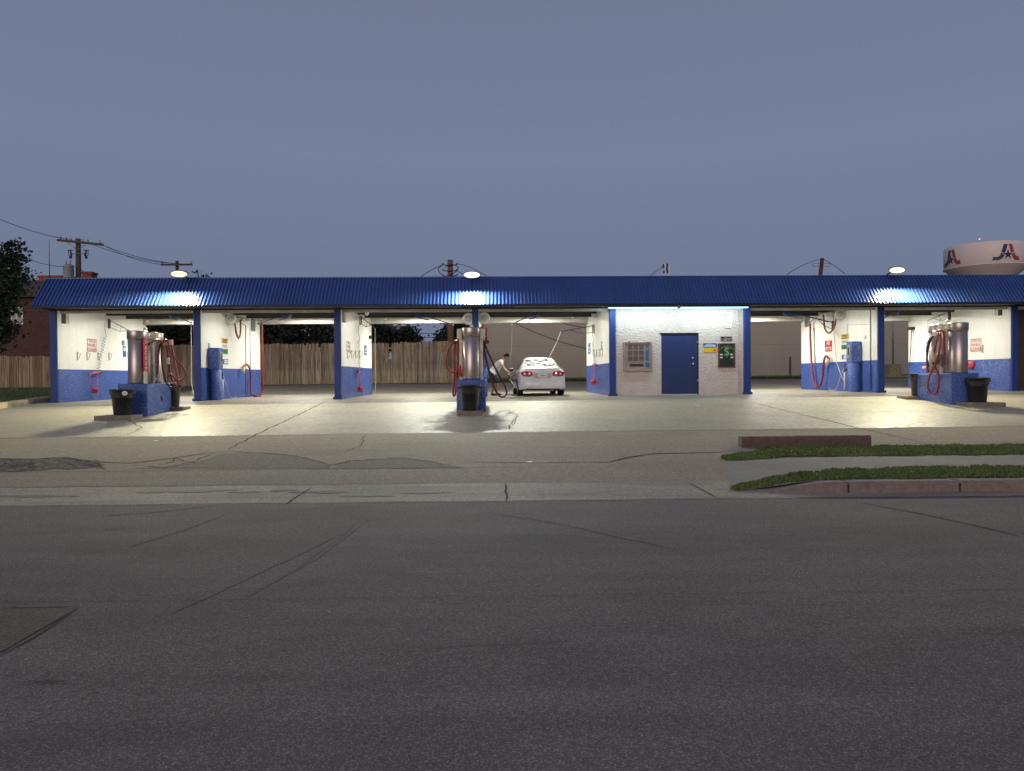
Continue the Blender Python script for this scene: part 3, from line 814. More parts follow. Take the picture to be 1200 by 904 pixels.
bk = MB(); bk.box(FX0, FXE, FT[0] + .1, FT[0] + .14, FB[1] + .03, FT[1]); bk.build('parapet_back', M_tar, bld)
# roof deck and purlins
rd = MB(); rd.box(FX0, FXE, FT[0] + .15, YR + .35, CEIL + .12, CEIL + .16, 1)
vs = []; k = 0
x = FX0
N2 = int((FXE - FX0) / .3)
for i in range(N2):
    for (dx, dz) in ((0, 0), (.11, 0), (.14, .09), (.26, .09)):
        vs += [(x + i * .3 + dx, YF + .03, CEIL + dz), (x + i * .3 + dx, YR + .3, CEIL + dz)]
rd.add(vs, [(2 * i, 2 * i + 1, 2 * i + 3, 2 * i + 2) for i in range(len(vs) // 2 - 1)], 0)
rd.build('roof_deck', [M_deck, M_tar], bld)
rf = MB(); rf.box(FX0, FXE, YR + .3, YR + .36, FB[1] - .05, CEIL + .3); rf.build('rear_fascia', M_galv, bld)
ends = list(zip(WX, WX[1:])) + [(WX[7], FXE - .1)]
for bi, (a, b) in enumerate(ends):
    if bi == 4: continue
    for (y, zb_, m_) in ((26.95, 4.0, M_galv), (28.4, 4.20, M_deck), (30.1, 4.19, M_deck), (31.7, 4.19, M_deck), (33.2, 4.07, M_galv)):  # pale end beams, dark middle ones: ceiling light and shade put into colour
        pm = MB(); x0, x1 = a + HW + .002, b - HW - .002
        top = CEIL - .004
        # C section: web and two flanges
        pm.box(x0, x1, y, y + .012, zb_, top); pm.box(x0, x1, y + .013, y + .07, zb_, zb_ + .012)
        pm.box(x0, x1, y + .013, y + .07, top - .012, top)
        pm.build('ceiling_beam', m_, bld)
# brown panel bay at the far right end
ep = MB(); ep.box(WX[7] + HW + .16, FXE - .2, YF + .5, YF + .6, .6, CEIL)
for i in range(12): ep.box(WX[7] + HW + .2 + i * .5, WX[7] + HW + .23 + i * .5, YF + .475, YF + .498, .8, CEIL - .1)
ep.build('end_panel', M_brown, bld)

# ------------------------------------------------------------------ lamps
def area(name, loc, direction, sx, sy, p, c, parent=None):
    l = bpy.data.lights.new(name, 'AREA'); l.shape = 'RECTANGLE'; l.size = sx; l.size_y = sy; l.energy = p; l.color = c
    o = bpy.data.objects.new(name, l); col.objects.link(o); o.location = loc
    o.rotation_euler = Vector(direction).to_track_quat('-Z', 'Y').to_euler()
    if parent: o.parent = parent; o.location = Vector(loc) - OFF[parent.name]
    return o
for (px, py, em, lc, lab) in ((210, 321, E_flood, (1.0, .93, .62), 'glowing yellow floodlight on the roof edge above the left bays'),
                          (553, 322, E_floodw, (.95, 1.0, .88), 'glowing white floodlight on the roof edge above the middle post'),
                          (1051, 316.5, E_flood, (1.0, .93, .62), 'glowing yellow floodlight on the roof edge above the right bays')):
    p = at(px, py, 25.80)
    fl = thing('floodlight', p, lab, 'floodlight', 'floodlights along the roof edge')
    Mh = T(p) @ Matrix.Rotation(R(-60), 4, 'X')
    # lens faces forward and down
    Mx_ = Mh @ Matrix.Diagonal((.86, .34, .9, 1.0))
    hd = MB(); hd.lathe([(.34, -.03), (.36, -.02), (.35, .04), (.28, .09), (0, .10)], (0, 0, 0), 28, M=Matrix.Identity(4)); hd.v = [tuple(Mx_ @ Vector(q)) for q in hd.v]
    for i in range(9): hd.box(-.20 + i * .05, -.19 + i * .05, -.07, .07, .085, .125, M=Mh)
    hd.build('lamp_head', M_grey, fl)
    le = MB(); le.lathe([(0, -.055), (.20, -.052), (.28, -.042), (.30, -.032)], (0, 0, 0), 28); le.v = [tuple(Mx_ @ Vector(q)) for q in le.v]; le.build('lens', em, fl)
    le = MB(); le.lathe([(.30, -.033), (.335, -.028), (.34, -.02)], (0, 0, 0), 28); le.v = [tuple(Mx_ @ Vector(q)) for q in le.v]; le.build('halo_rim', E_halo if em is E_flood else E_halow, fl)  # glowing bezel added to stand for the glare halo round the lens
    ar = MB(); ar.tube([p + Vector((0, .06, .03)), p + Vector((0, .3, .0)), Vector((p.x, FT[0] + .06, FT[1] + .03))], .03, 8); ar.build('bracket', M_grey, fl)
    d = Mh.to_3x3() @ Vector((0, 0, -1))
    area('flood_lamp', p + d * .075, (d.x, d.y, d.z), .40, .12, FLOOD_W, lc, fl)
# linear fixtures on the bay ceilings
for bi, (a, b) in enumerate(zip(WX, WX[1:])):
    if bi == 4: continue
    cx = (a + b) / 2
    for (y, lab) in ((28.0, 'front'), (32.3, 'rear')):
        t = thing('ceiling_light', (cx, y, CEIL - .1), '%s ceiling strip lamp in the wash bay %s' % (lab, {0: 'at the far left end', 1: 'second from left', 2: 'left of the middle post', 3: 'holding the white car', 5: 'right of the office', 6: 'at the right end'}[bi]), 'ceiling lamp', 'strip lamps on the bay ceilings')
        hb = MB(); hb.bbox(cx - .7, cx + .7, y - .07, y + .07, CEIL - .07, CEIL - .003, .01); hb.build('housing', M_whitep, t)
        lb = MB(); lb.bbox(cx - .67, cx + .67, y - .05, y + .05, CEIL - .10, CEIL - .072, .01); lb.build('lens', E_bay, t)
        area('bay_lamp', (cx, y, CEIL - .107), (0, 0, -1), 1.3, .12, BAY_W * (1 if y < 30 else 2.0), (1.0, .97, .84), t)
# two cold led strips above the office
for (a, b, lab) in ((712, 794, 'left cold white strip lamp under the eave above the office window'), (797, 877, 'right cold white strip lamp under the eave above the office door side')):
    A = at(a, 355, 26.1); B = at(b, 355, 26.1); z = FB[1] - .012
    t = thing('strip_light', ((A.x + B.x) / 2, 26.1, z), lab, 'strip light', 'strip lights above the office')
    hb = MB(); hb.bbox(A.x, B.x, 26.04, 26.12, z - .06, z - .004, .008); hb.build('housing', M_bluem, t)
    lb = MB(); lb.bbox(A.x + .02, B.x - .02, 26.03, 26.13, z - .10, z - .062, .008); lb.build('lens', E_led, t)
    area('strip_lamp', ((A.x + B.x) / 2, 26.15, z - .108), (0, .6, -.8), B.x - A.x - .1, .05, 32, (.72, .95, 1.0), t)

# ------------------------------------------------------------------ vacuum islands
def make_island(loc, label):
    """origin at the front centre of the block on the ground"""
    t = thing('vacuum_island', loc, label, 'vacuum station', 'vacuum islands on the forecourt')
    L = Vector(loc)
    def B(mb, name, m, par=None, lb=None): 
        mb.v = [(a + L.x, b + L.y, c + L.z) for a, b, c in mb.v]
        return mb.build(name, m, par or t, label=lb)
    b = MB(); b.bbox(-.43, .43, 0, 1.85, -.25, .93, .02); base = B(b, 'base_block', M_bluew)
    hcov = MB(); hcov.lathe([(0, 0), (.085, 0), (.085, .012), (0, .012)], (.432, .95, .48), 20, M=Matrix.Rotation(R(90), 4, 'Y')); B(hcov, 'port_hole', M_blk, base)
    for q, y in enumerate((.36, 1.36)):
        c = MB(); c.lathe([(.262, .93), (.270, .95), (.270, 2.28), (.262, 2.285)], (0, y, 0), 32)
        can = B(c, 'canister', M_steel)
        l = MB(); l.lathe([(.285, 2.24), (.292, 2.25), (.292, 2.47), (.283, 2.49), (.0, 2.50)], (0, y, 0), 32); B(l, 'lid', M_steel, can)
        bd = MB(); bd.lathe([(.274, .96), (.278, .965), (.278, 1.0), (.274, 1.005)], (0, y, 0), 32); B(bd, 'band', M_grey, can)
    p = MB(); p.bbox(-.05, .05, .82, .90, .9, 2.62, .01); B(p, 'support_post', M_cream)
    for s in (-1, 1):
        st_ = MB(); st_.bbox(s * .20 - .04, s * .20 + .04, .82, .92, .93, 2.3, .01); B(st_, 'hose_mast', M_cream)
        cp = MB(); cp.bbox(s * .24 - .09, s * .24 + .09, .80, .98, 2.24, 2.50, .03); B(cp, 'mast_cap', M_cream)
    # sign between the canisters, on the right
    sg = MB(); sg.bbox(.262, .288, .12, .34, .93, 1.29, .006); B(sg, 'sign_post', M_cream)
    sg = MB(); sg.bbox(.276, .292, .10, .38, 1.30, 2.27, .004, 0)
    sign = B(sg, 'sign_board', M_redsign)
    tx = MB(); ty = MB()
    for i, ch in enumerate('VACUUM'):
        z = 2.15 - i * .155
        text_into(ty, ch, .17, T((.294, .24, z)) @ FACE_R)
    B(ty, 'lettering', M_wht, sign)
    cb = MB(); cb.bbox(.22, .32, .66, .90, 1.03, 1.50, .015); box = B(cb, 'coin_box', M_grey)
    sl = MB(); sl.bbox(.321, .329, .80, .87, 1.10, 1.46, .002); B(sl, 'coin_slot_panel', M_blk, box)
    cb = MB(); cb.bbox(-.34, -.22, .70, .94, 1.15, 1.55, .015); box = B(cb, 'coin_box', M_grey)
    sl = MB(); sl.bbox(-.349, -.341, .74, .84, 1.22, 1.5, .002); B(sl, 'coin_slot_panel', M_blk, box)
    return t, B
ISL = [(155, 486.0, 21.9), (552, 484.0, 22.0), (1131, 474.6, 22.3)]
Li = at(155, 450, 21.95); Ci = at(552, 450, 22.0); Ri = at(1131, 450, 22.3)
for v_ in (Li, Ci, Ri): v_.z = gz(v_.x, v_.y + .4)
isl, Bl = make_island(Li, 'vacuum station with two steel canisters and red VACUUM sign before the leftmost bay')
isl2 = dup(isl, Ci, 'vacuum station seen end on, before the post left of the white car')
isl3 = dup(isl, Ri, 'vacuum station before the rightmost bay with one red hose looped between its canisters')
for q_ in (isl2, isl3):
    for ch_ in list(q_.children):
        if ch_.name.startswith('sign_'):
            for g_ in list(ch_.children): bpy.data.objects.remove(g_)
            bpy.data.objects.remove(ch_)
for s_ in (-1, 1):
    m_ = MB(); m_.bbox(Ci.x + s_ * .31 - .045, Ci.x + s_ * .31 + .045, Ci.y + .30, Ci.y + .42, Ci.z + .93, Ci.z + 2.32, .012); OFF[isl2.name] = Vector(Ci); m_.build('hose_mast', M_cream, isl2)
    m_ = MB(); m_.bbox(Ci.x + s_ * .34 - .08, Ci.x + s_ * .34 + .08, Ci.y + .24, Ci.y + .46, Ci.z + 2.14, Ci.z + 2.46, .03); m_.build('mast_cap', M_cream, isl2)
for L_ in (isl2, isl3): OFF[L_.name] = Vector(L_.location)
def hose(parent, pts, r=.030, m=None, name='hose', n=10, lb=None):
    o_ = MB(); o_.tube(spline(pts, n), r, 10); return o_.build(name, m or M_red, parent, label=lb)
def V(L, *p): return [L + Vector(q) for q in p]
def handle(parent, p, d, m=None):
    o_ = MB(); d = Vector(d); o_.tube([p, p + d * .5, p + d], [.035, .04, .055], 10); return o_.build('nozzle', m or M_blk, parent)
# left island: the hoses hang on the right
hook = MB(); a = Li + Vector((.55, 1.25, 2.10)); hook.bbox(a.x - .25, a.x + .10, a.y - .06, a.y + .06, a.z - .0, a.z + .17, .02); hook.build('hose_hook', M_pink, isl)
hose(isl, V(Li, (.30, .95, 1.2), (.33, 1.0, 1.9), (.40, 1.1, 2.2), (.52, 1.2, 2.24), (.60, 1.22, 1.9), (.80, 1.2, 1.62), (1.02, 1.2, 1.35), (1.02, 1.2, 1.10), (.80, 1.2, 1.02), (.60, 1.2, 1.20), (.50, 1.2, 1.15)))
hose(isl, V(Li, (.44, 1.25, 2.15), (.50, 1.28, 1.7), (.56, 1.28, 1.2), (.72, 1.28, .86), (.80, 1.28, .95), (.70, 1.3, 1.5), (.62, 1.3, 1.95), (.55, 1.3, 2.2)))
hose(isl, V(Li, (.30, .40, 2.1), (.40, .7, 2.25), (.42, 1.0, 2.15), (.40, 1.05, 1.6), (.48, 1.05, 1.1), (.60, 1.05, .85), (.72, 1.05, .80), (.78, 1.05, .95)), m=M_redd, lb='black hose')
wp = MB(); wp.bbox(Li.x + .50, Li.x + .58, Li.y + 1.12, Li.y + 1.2, Li.z + 1.52, Li.z + 1.72, .015); wp.build('nozzle', M_whitep, isl)
# centre island: hoses on both sides
for s in (-1, 1):
    hk = MB(); a = Ci + Vector((s * .42, .5, 2.02)); hk.bbox(a.x - .12, a.x + .12, a.y - .05, a.y + .05, a.z, a.z + .10, .02); hk.build('hose_hook', M_redd, isl2)
hose(isl2, V(Ci, (-.30, .55, 1.0), (-.34, .5, 1.6), (-.42, .45, 2.05), (-.56, .4, 2.05), (-.72, .4, 1.75), (-.74, .4, 1.35), (-.60, .4, 1.17), (-.42, .4, 1.15)))
hose(isl2, V(Ci, (-.36, .5, 2.05), (-.46, .5, 2.1), (-.52, .5, 1.8), (-.50, .5, 1.3), (-.54, .5, .85), (-.56, .5, .50), (-.50, .5, .48), (-.46, .5, .85), (-.42, .5, 1.4), (-.40, .5, 2.0)))
hose(isl2, V(Ci, (-.28, .6, 2.0), (-.36, .62, 2.12), (-.42, .62, 1.7), (-.40, .6, 1.1), (-.36, .6, .98)), m=M_redd, lb='dark hose')
nz = MB(); a = Ci + Vector((-.36, .3, 1.35)); nz.tube([a, a + Vector((.02, 0, -.1)), a + Vector((.03, 0, -.32))], [.05, .045, .06], 10); nz.build('nozzle', M_coral, isl2)
hose(isl2, V(Ci, (.34, .5, 2.0), (.42, .5, 1.95), (.55, .5, 1.65), (.78, .5, 1.15), (1.0, .5, .75), (1.06, .5, .52), (.96, .5, .40), (.80, .5, .48), (.62, .5, .85), (.48, .5, 1.4), (.38, .5, 1.9)), m=M_redd, lb='dark red hose')
hose(isl2, V(Ci, (.30, .7, 1.0), (.36, .7, 1.6), (.42, .7, 2.05), (.46, .7, 2.2), (.42, .7, 2.35)))
# right island: hose loops on the left side
hk = MB(); a = Ri + Vector((-.46, .72, 2.10)); hk.bbox(a.x - .08, a.x + .14, a.y - .10, a.y + .10, a.z, a.z + .19, .025); hk.build('hose_hook', M_whitep, isl3)
hose(isl3, V(Ri, (-.28, .55, 1.2), (-.34, .5, 1.8), (-.38, .45, 2.18), (-.46, .55, 2.27), (-.50, .85, 2.1), (-.50, 1.1, 1.7), (-.50, 1.15, 1.25), (-.50, 1.0, .95), (-.50, .8, 1.15), (-.50, .5, 1.5)))
hose(isl3, V(Ri, (-.45, .55, 2.2), (-.52, .4, 2.1), (-.55, .38, 1.7), (-.55, .6, 1.2), (-.55, .95, .80), (-.55, 1.0, .45), (-.55, .75, .26), (-.55, .5, .42), (-.55, .45, .9), (-.55, .75, 1.3), (-.55, .55, 1.9), (-.50, .5, 2.2)))
hose(isl3, V(Ri, (-.48, .75, 2.15), (-.56, .95, 1.95), (-.56, 1.05, 1.5), (-.56, .95, 1.15)), m=M_redd, lb='dark hose')
nz = MB(); a = Ri + Vector((-.60, .62, 1.30)); nz.tube([a, a + Vector((0, .03, .15)), a + Vector((0, .08, .45))], [.05, .035, .035], 10); nz.build('nozzle', M_cream, isl3)

# bins on their pads
def make_bin(loc, label, h=.74, r=.30):
    t = thing('trash_can', loc, label, 'trash can', 'black trash cans beside the vacuum islands')
    x, y, z = loc
    b = MB(); prof_ = [(r * .74, 0), (r * .76, .015), (r * .93, h * .72), (r * .98, h * .72), (r * .995, h * .75), (r * 1.0, h - .05), (r * 1.06, h - .05), (r * 1.08, h - .01), (r * 1.05, h), (r * .97, h - .005), (r * .93, h * .7), (r * .70, .05), (0, .05)]
    n_ = 28; b.lathe(prof_, (x, y, z), n_)
    b.build('bin_body', M_can, t)
    for s in (-1, 1):
        g = MB(); g.bbox(x + s * r * 1.0 - .03, x + s * r * 1.0 + .05 * 1, y - .09, y + .09, z + h - .13, z + h - .055, .012); g.build('grip', M_can, t)
    return t
def pad(a, w, d, h, label, rot=0):
    t = MB(); t.bbox(a.x - w / 2, a.x + w / 2, a.y - d / 2, a.y + d / 2, a.z - .08, a.z + h, .018); o_ = t.build('concrete_pad', M_pad, loc=a); return tag(o_, label, 'pad', 'concrete pads under the trash cans')
def binat(px, py, Y, lab, w, d, plab, off=(0, 0), h=.74, r=.30):
    a = at(px, 450, Y); a.z = gz(a.x, a.y)
    pad(a + Vector((off[0], off[1], 0)), w, d, .10, plab)
    return make_bin(a + Vector((0, 0, .10)), lab, h, r)
b1 = binat(143, 486, 21.45, 'black trash can in front of the left vacuum station, white ring on its rim', 1.02, .75, 'concrete pad under the can before the left vacuum station', (-.05, -.1))
rg = MB(); a = Vector(b1.location) + Vector((.20, -.26, .62)); rg.lathe([(.03, -.012), (.07, -.012), (.07, .012), (.03, .012), (.03, -.012)], a, 16, M=Matrix.Rotation(R(30), 4, 'Z') @ Matrix.Rotation(R(90), 4, 'X')); rg.build('ring', M_wht, b1)
binat(202.5, 476, 23.75, 'black trash can at the rear right corner of the left vacuum station', .62, .6, 'small concrete pad behind the left vacuum station', (.13, 0), r=.24)
binat(550.5, 484, 21.45, 'black trash can in front of the middle vacuum station', .72, .72, 'rounded concrete pad before the middle vacuum station', (.0, -.05))
binat(1146, 476, 22.05, 'black trash can in front of the right vacuum station', 1.05, .8, 'concrete pad under the can before the right vacuum station', (.0, -.1))
binat(1075.5, 464, 24.3, 'black trash can at the rear left corner of the right vacuum station', .8, .6, 'small concrete pad behind the right vacuum station', (-.15, 0), r=.24)

# ------------------------------------------------------------------ wall equipment
BAY = {0: 'left end wall', 1: 'second wall from the left', 2: 'third wall from the left', 3: 'middle wall', 4: 'wall beside the office', 6: 'wall right of the office', 7: 'right end wall'}
def wallthing(name, side, wi, loc, label, cat, group=None):
    return thing(name, loc, label, cat, group)
def wall_sign(wi, s, px0, px1, py0, py1, bg, lines, label, frame=None, ink=None, size=None, bars=None):
    X = (RX if s > 0 else LX)[wi]
    mb = MB(); a = atX((px0 + px1) / 2, (py0 + py1) / 2, X)
    t = thing('wall_sign', a, label, 'sign')
    yc, zc, w, h = wall_rect(mb, X + .001 * s, px0, px1, py0, py1, .012 * s)
    mb.build('board', bg, t)
    if frame:
        f = MB(); q = .02; x0, x1 = sorted((X + .0135 * s, X + .018 * s))
        for (ya, yb, za, zb_) in ((-w / 2, w / 2, h / 2 - q, h / 2), (-w / 2, w / 2, -h / 2, -h / 2 + q), (-w / 2, -w / 2 + q, -h / 2 + q, h / 2 - q), (w / 2 - q, w / 2, -h / 2 + q, h / 2 - q)):
            f.box(x0, x1, yc + ya, yc + yb, zc + za, zc + zb_)
        f.build('frame', frame, t)
    if lines:
        tx = MB(); nl = len(lines)
        for i, l in enumerate(lines):
            z = zc + h / 2 - h * (i + .5) / nl
            sz = size or h / nl * .95
            text_into(tx, l, sz, T((X + .015 * s, yc, z)) @ (FACE_R if s > 0 else FACE_L))
        tx.build('lettering', ink or M_ink, t)
    if bars:
        tx = MB()
        for (u0, u1, v0, v1) in bars:
            x0, x1 = sorted((X + .0135 * s, X + .016 * s)); tx.box(x0, x1, yc - w / 2 + w * u0, yc - w / 2 + w * u1, zc + h / 2 - h * v1, zc + h / 2 - h * v0)
        tx.build('marking', ink or M_ink, t)
    return t
M_signw = mat('white sign', (0.72, 0.66, 0.62), 0.5, noise=(9, .4, .7), col2=(.66, .60, .56))
wall_sign(0, 1, 102, 112.5, 397.5, 412.5, M_signw, ['TIRE &', 'WHEEL', 'CLEANER'], 'white TIRE & WHEEL CLEANER sign on the left end wall', frame=M_inkr, ink=M_inkr, size=.165)
wall_sign(7, -1, 1138, 1150, 397, 412, M_signw, ['TIRE &', 'WHEEL', 'CLEANER'], 'white TIRE & WHEEL CLEANER sign on the right end wall', frame=M_inkr, ink=M_inkr, size=.165)
wall_sign(2, 1, 406, 411, 400, 414, M_signw, ['TIRE &', 'WHEEL', 'CLEANER'], 'faint white TIRE & WHEEL CLEANER sign on the wall left of the middle bay', ink=M_grey, size=.16)
wall_sign(4, -1, 704.3, 706.5, 400, 411, M_signw, ['TIRE &', 'WHEEL', 'CLEANER'], 'faint white TIRE & WHEEL CLEANER sign on the wall beside the office', ink=M_grey, size=.14)
BR = [(.15, .85, .12, .3), (.2, .8, .42, .55), (.15, .85, .68, .85)]
wall_sign(1, 1, 259.5, 266.5, 396.8, 402.5, M_yel, None, 'small yellow sign on the wall behind the left blue pay column', bars=BR)
wall_sign(1, 1, 260.5, 266.3, 404.0, 408.0, M_signw, None, 'white notice strip between yellow and green signs in second bay', bars=[(.1, .9, .2, .35), (.2, .9, .6, .75)])
wall_sign(1, 1, 260, 266.8, 409.2, 415, M_grn, ['$'], 'small green sign on the wall behind the left blue pay column', size=.2)
wall_sign(1, 1, 260.5, 267, 421.2, 427, M_bsign, None, 'small blue sign low on the wall behind the left blue pay column', bars=[(.3, .9, .15, .45), (.3, .9, .55, .85)], ink=M_wht)
wall_sign(6, -1, 985.8, 995, 392, 397.8, M_yel, None, 'small yellow sign above the right blue pay column', bars=BR)
wall_sign(6, -1, 986.5, 994.5, 399, 403, M_signw, None, 'white notice strip between yellow and green signs right of the office', bars=[(.1, .9, .2, .35), (.2, .9, .6, .75)])
wall_sign(6, -1, 986.3, 994.5, 404.2, 409.5, M_grn, ['$'], 'small green sign beside the right blue pay column', size=.2)
wall_sign(6, -1, 986.8, 994.5, 416, 421, M_bsign, None, 'small blue sign low beside the right blue pay column', bars=[(.1, .7, .15, .45), (.1, .7, .55, .85)], ink=M_wht)
wall_sign(6, -1, 967, 975, 399.5, 412, M_redsign, ['AIR', 'DRYER'], 'red sign with white letters on the wall right of the office', ink=M_wht, size=.22)
wall_sign(7, -1, 1085, 1089.6, 401, 412.5, M_bsign, None, 'blue sign with two white panels on the right end wall', bars=[(.15, .85, .12, .45), (.15, .85, .55, .88)], ink=M_wht)
wall_sign(0, 1, 143.8, 147.5, 405.8, 418.5, M_bsign, None, 'blue sign beside the left vacuum canister on the left end wall', bars=[(.2, .8, .15, .45)], ink=M_wht)
wall_sign(2, 1, 426.8, 429.5, 404.8, 416.5, M_bsign, None, 'narrow blue sign on the wall left of the middle bay', bars=[(.2, .8, .35, .5), (.2, .8, .68, .8)], ink=M_wht)
wall_sign(4, -1, 689.5, 692, 402.2, 415, M_bsign, None, 'narrow blue sign on the wall beside the office', bars=[(.2, .8, .35, .5), (.2, .8, .68, .8)], ink=M_wht)
wall_sign(7, -1, 0 + 1160.5, 1163, 0 + 401, 415, M_grey, None, 'slim grey mat clip on the right end wall') if False else None
def small_box(name, wi, s, px, py, w, h, dpt, m, label, cat):
    X = (RX if s > 0 else LX)[wi]; a = atX(px, py, X); mb = MB(); x0, x1 = sorted((X + .002 * s, X + dpt * s))
    mb.bbox(x0, x1, a.y - w / 2, a.y + w / 2, a.z - h / 2, a.z + h / 2, .008); o_ = mb.build(name, m, loc=a); return tag(o_, label, cat)
small_box('timer_box', 1, 1, 245, 405, .16, .18, .05, M_whitep, 'small pale timer box on the wall above the left pay column', 'timer box')
small_box('timer_box', 6, -1, 1014, 395.5, .16, .14, .05, M_whitep, 'small pale timer box on the wall above the right pay column', 'timer box')
small_box('switch_box', 0, 1, 143.6, 402, .14, .20, .06, M_grey, 'grey switch box beside the left vacuum station', 'switch box')

# mat clamps
def clamp(wi, s, px, py, label, grp):
    X = (RX if s > 0 else LX)[wi]; a = atX(px, py, X)
    t = thing('mat_clamp', a, label, 'mat clamp', grp)
    b_ = MB(); x0, x1 = sorted((X + .002 * s, X + .02 * s)); b_.bbox(x0, x1, a.y - .02, a.y + .02, a.z - .16, a.z + .16, .004); b_.build('plate', M_grey, t)
    j = MB(); j.tube([a + Vector((.02 * s, 0, .13)), a + Vector((.13 * s, 0, .08)), a + Vector((.045 * s, 0, -.14))], [.008, .010, .006], 6); j.build('jaw', M_grey, t)
for i, px in enumerate((90.3, 101.8, 114.6, 127.5)): clamp(0, 1, px, 417.5 + i * .1, ['front mat clamp on the left end wall', 'mat clamp under the sign on the left end wall', 'mat clamp by the coiled cord on the left end wall', 'rear mat clamp on the left end wall'][i], 'mat clamps on the end wall')
for i, px in enumerate((407, 411.8, 416.5, 421)): clamp(2, 1, px, 415.5, '%s mat clamp on the third wall from the left' % ('front', 'second', 'third', 'rear')[i], 'mat clamps on the third wall')
for i, px in enumerate((696.5, 699.5, 703, 706.5)): clamp(4, -1, px, 414, '%s mat clamp on the wall beside the office' % ('rear', 'third', 'second', 'front')[i], 'mat clamps beside the office')
clamp(7, -1, 1152, 409, 'single mat clamp beside the sign on the right end wall', 'mat clamps on the right wall')

# foaming brush on coiled cord
def foam_brush(wi, s, pxt, pyt, pxh, pyh, label, k=1.0, kind=0):
    X = (RX if s > 0 else LX)[wi]
    A = atX(pxt, pyt, X) + Vector((.10 * s, 0, 0)); H = atX(pxh, pyh, X) + Vector((.10 * s, 0, 0))
    t = thing('foam_brush', H, label, 'wash brush', 'foaming brushes hanging on the bay walls')
    hk = MB(); hk.bbox(min(X + .002 * s, X + .16 * s), max(X + .002 * s, X + .16 * s), H.y + .16, H.y + .28, H.z - .03, H.z + .06, .01); hk.build('holder', M_blk, t)
    c = MB(); pts = []; N = 15 * 8; st_ = A + Vector((0, 0, -.55))
    pts.append(A); pts.append(A.lerp(st_, .5))
    for i in range(N):
        u = i / (N - 1); p = st_.lerp(H + Vector((0, .02, .02)), u); an = u * 13 * 2 * PI
        pts.append(p + Vector((math.cos(an) * .045, math.sin(an) * .075, 0)))
    c.tube(pts, .010, 5); c.build('coiled_cord', M_grey, t)
    w = MB(); w.tube([H + Vector((.03 * s, -.62 * k, -.05)), H + Vector((.03 * s, -.3 * k, -.02)), H + Vector((.03 * s, .2, .03))], [.022, .028, .03], 8); w.build('brush_handle', M_coral, t)
    lp = MB(); pts = []; N = 90
    P0 = [H + Vector((.05 * s, -.60 * k, -.06)), H + Vector((.05 * s, -.62 * k, -.35)), H + Vector((.05 * s, -.42 * k, -.66)), H + Vector((.05 * s, -.22 * k, -.70)), H + Vector((.05 * s, -.12 * k, -.40)), H + Vector((.05 * s, -.08 * k, .0))]
    sp = spline(P0, 20)
    for i, p in enumerate(sp): an = i * .9; pts.append(p + Vector((math.cos(an) * .015, math.sin(an) * .022, 0)))
    lp.tube(pts, .012, 5); lp.build('hose', M_coral, t)
    b_ = MB(); c0 = H + Vector((.08 * s, -.33 * k, -.66)); rnd = random.Random(4)
    b_.lathe([(0, -.07), (.07, -.06), (.11, -.02), (.115, .03), (.07, .06), (0, .065)], c0, 12)
    for i in range(150):
        a_ = rnd.random() * 2 * PI; e_ = rnd.uniform(-1.2, .6); d = Vector((math.cos(a_) * math.cos(e_), math.sin(a_) * math.cos(e_), math.sin(e_)))
        q = c0 + d * .07; b_.tube([q, q + d * rnd.uniform(.05, .09) + Vector((0, 0, -.02))], [.011, .004], 3, caps=False)
    b_.build('brush_head', M_coral, t); return t
foam_brush(0, 1, 120, 378, 111, 437, 'red foam brush with looped hose on the left end wall')
foam_brush(2, 1, 417, 382, 418, 436, 'red foam brush hanging on the third wall from the left', .6)
foam_brush(4, -1, 697, 385, 700, 428, 'red foam brush hanging on the wall beside the office', .45)
# round brush glimpse behind the right station
a = atX(1139.5, 427.5, LX[7]) + Vector((-.06, 0, 0))
t = thing('foam_brush', a, 'round red brush on the right end wall beside the vacuum canister', 'wash brush', 'foaming brushes hanging on the bay walls')
b_ = MB(); b_.lathe([(0, -.06), (.15, -.06), (.17, -.02), (.16, .04), (.06, .07), (0, .07)], a, 20, M=Matrix.Rotation(R(-90), 4, 'Y')); b_.build('brush_head', M_coral, t)
b_ = MB(); b_.tube([a + Vector((-.05, 0, 0)), a + Vector((-.1, .45, -.03))], .025, 8); b_.build('brush_handle', M_blk, t)
a = atX(1087, 431, LX[7]) + Vector((-.1, 0, 0)); b_ = MB(); b_.bbox(a.x - .1, a.x + .09, a.y - .12, a.y + .12, a.z - .06, a.z + .06, .03); o_ = b_.build('hose_cradle', M_pink, loc=a); tag(o_, 'pale hose cradle on the right end wall left of the canisters', 'cradle')

# blue pay columns
def pay_column(loc, s, label):
    """s = +1 when the wall lies on its left"""
    t = thing('pay_column', loc, label, 'pay column', 'blue pay columns in the wash bays'); x, y, z = loc
    c = MB(); c.lathe([(.205, -.1), (.21, 0), (.21, 1.12), (.20, 1.13)], (x, y, z), 28)
    c.build('column', M_bluew, t)
    h = MB(); h.bbox(x - .19, x + .19, y - .22, y + .22, 1.132 + z, z + 1.92, .02); hb = h.build('meter_box', M_bluew, t)
    f = MB(); x0, x1 = sorted((x + s * .1905, x + s * .205)); f.bbox(x0, x1, y - .13, y + .13, z + 1.28, z + 1.80, .004); fo = f.build('coin_panel', M_grey, hb)
    f = MB(); x0, x1 = sorted((x + s * .206, x + s * .212)); f.box(x0, x1, y - .05, y + .05, z + 1.42, z + 1.70); f.box(x0, x1, y - .09, y - .06, z + 1.34, z + 1.38); f.build('dial', M_blk, hb)
    f = MB(); f.bbox(x + .0, x + .10, y - .2415, y - .25, z + 1.3, z + 1.5, .001) if False else None
    return t
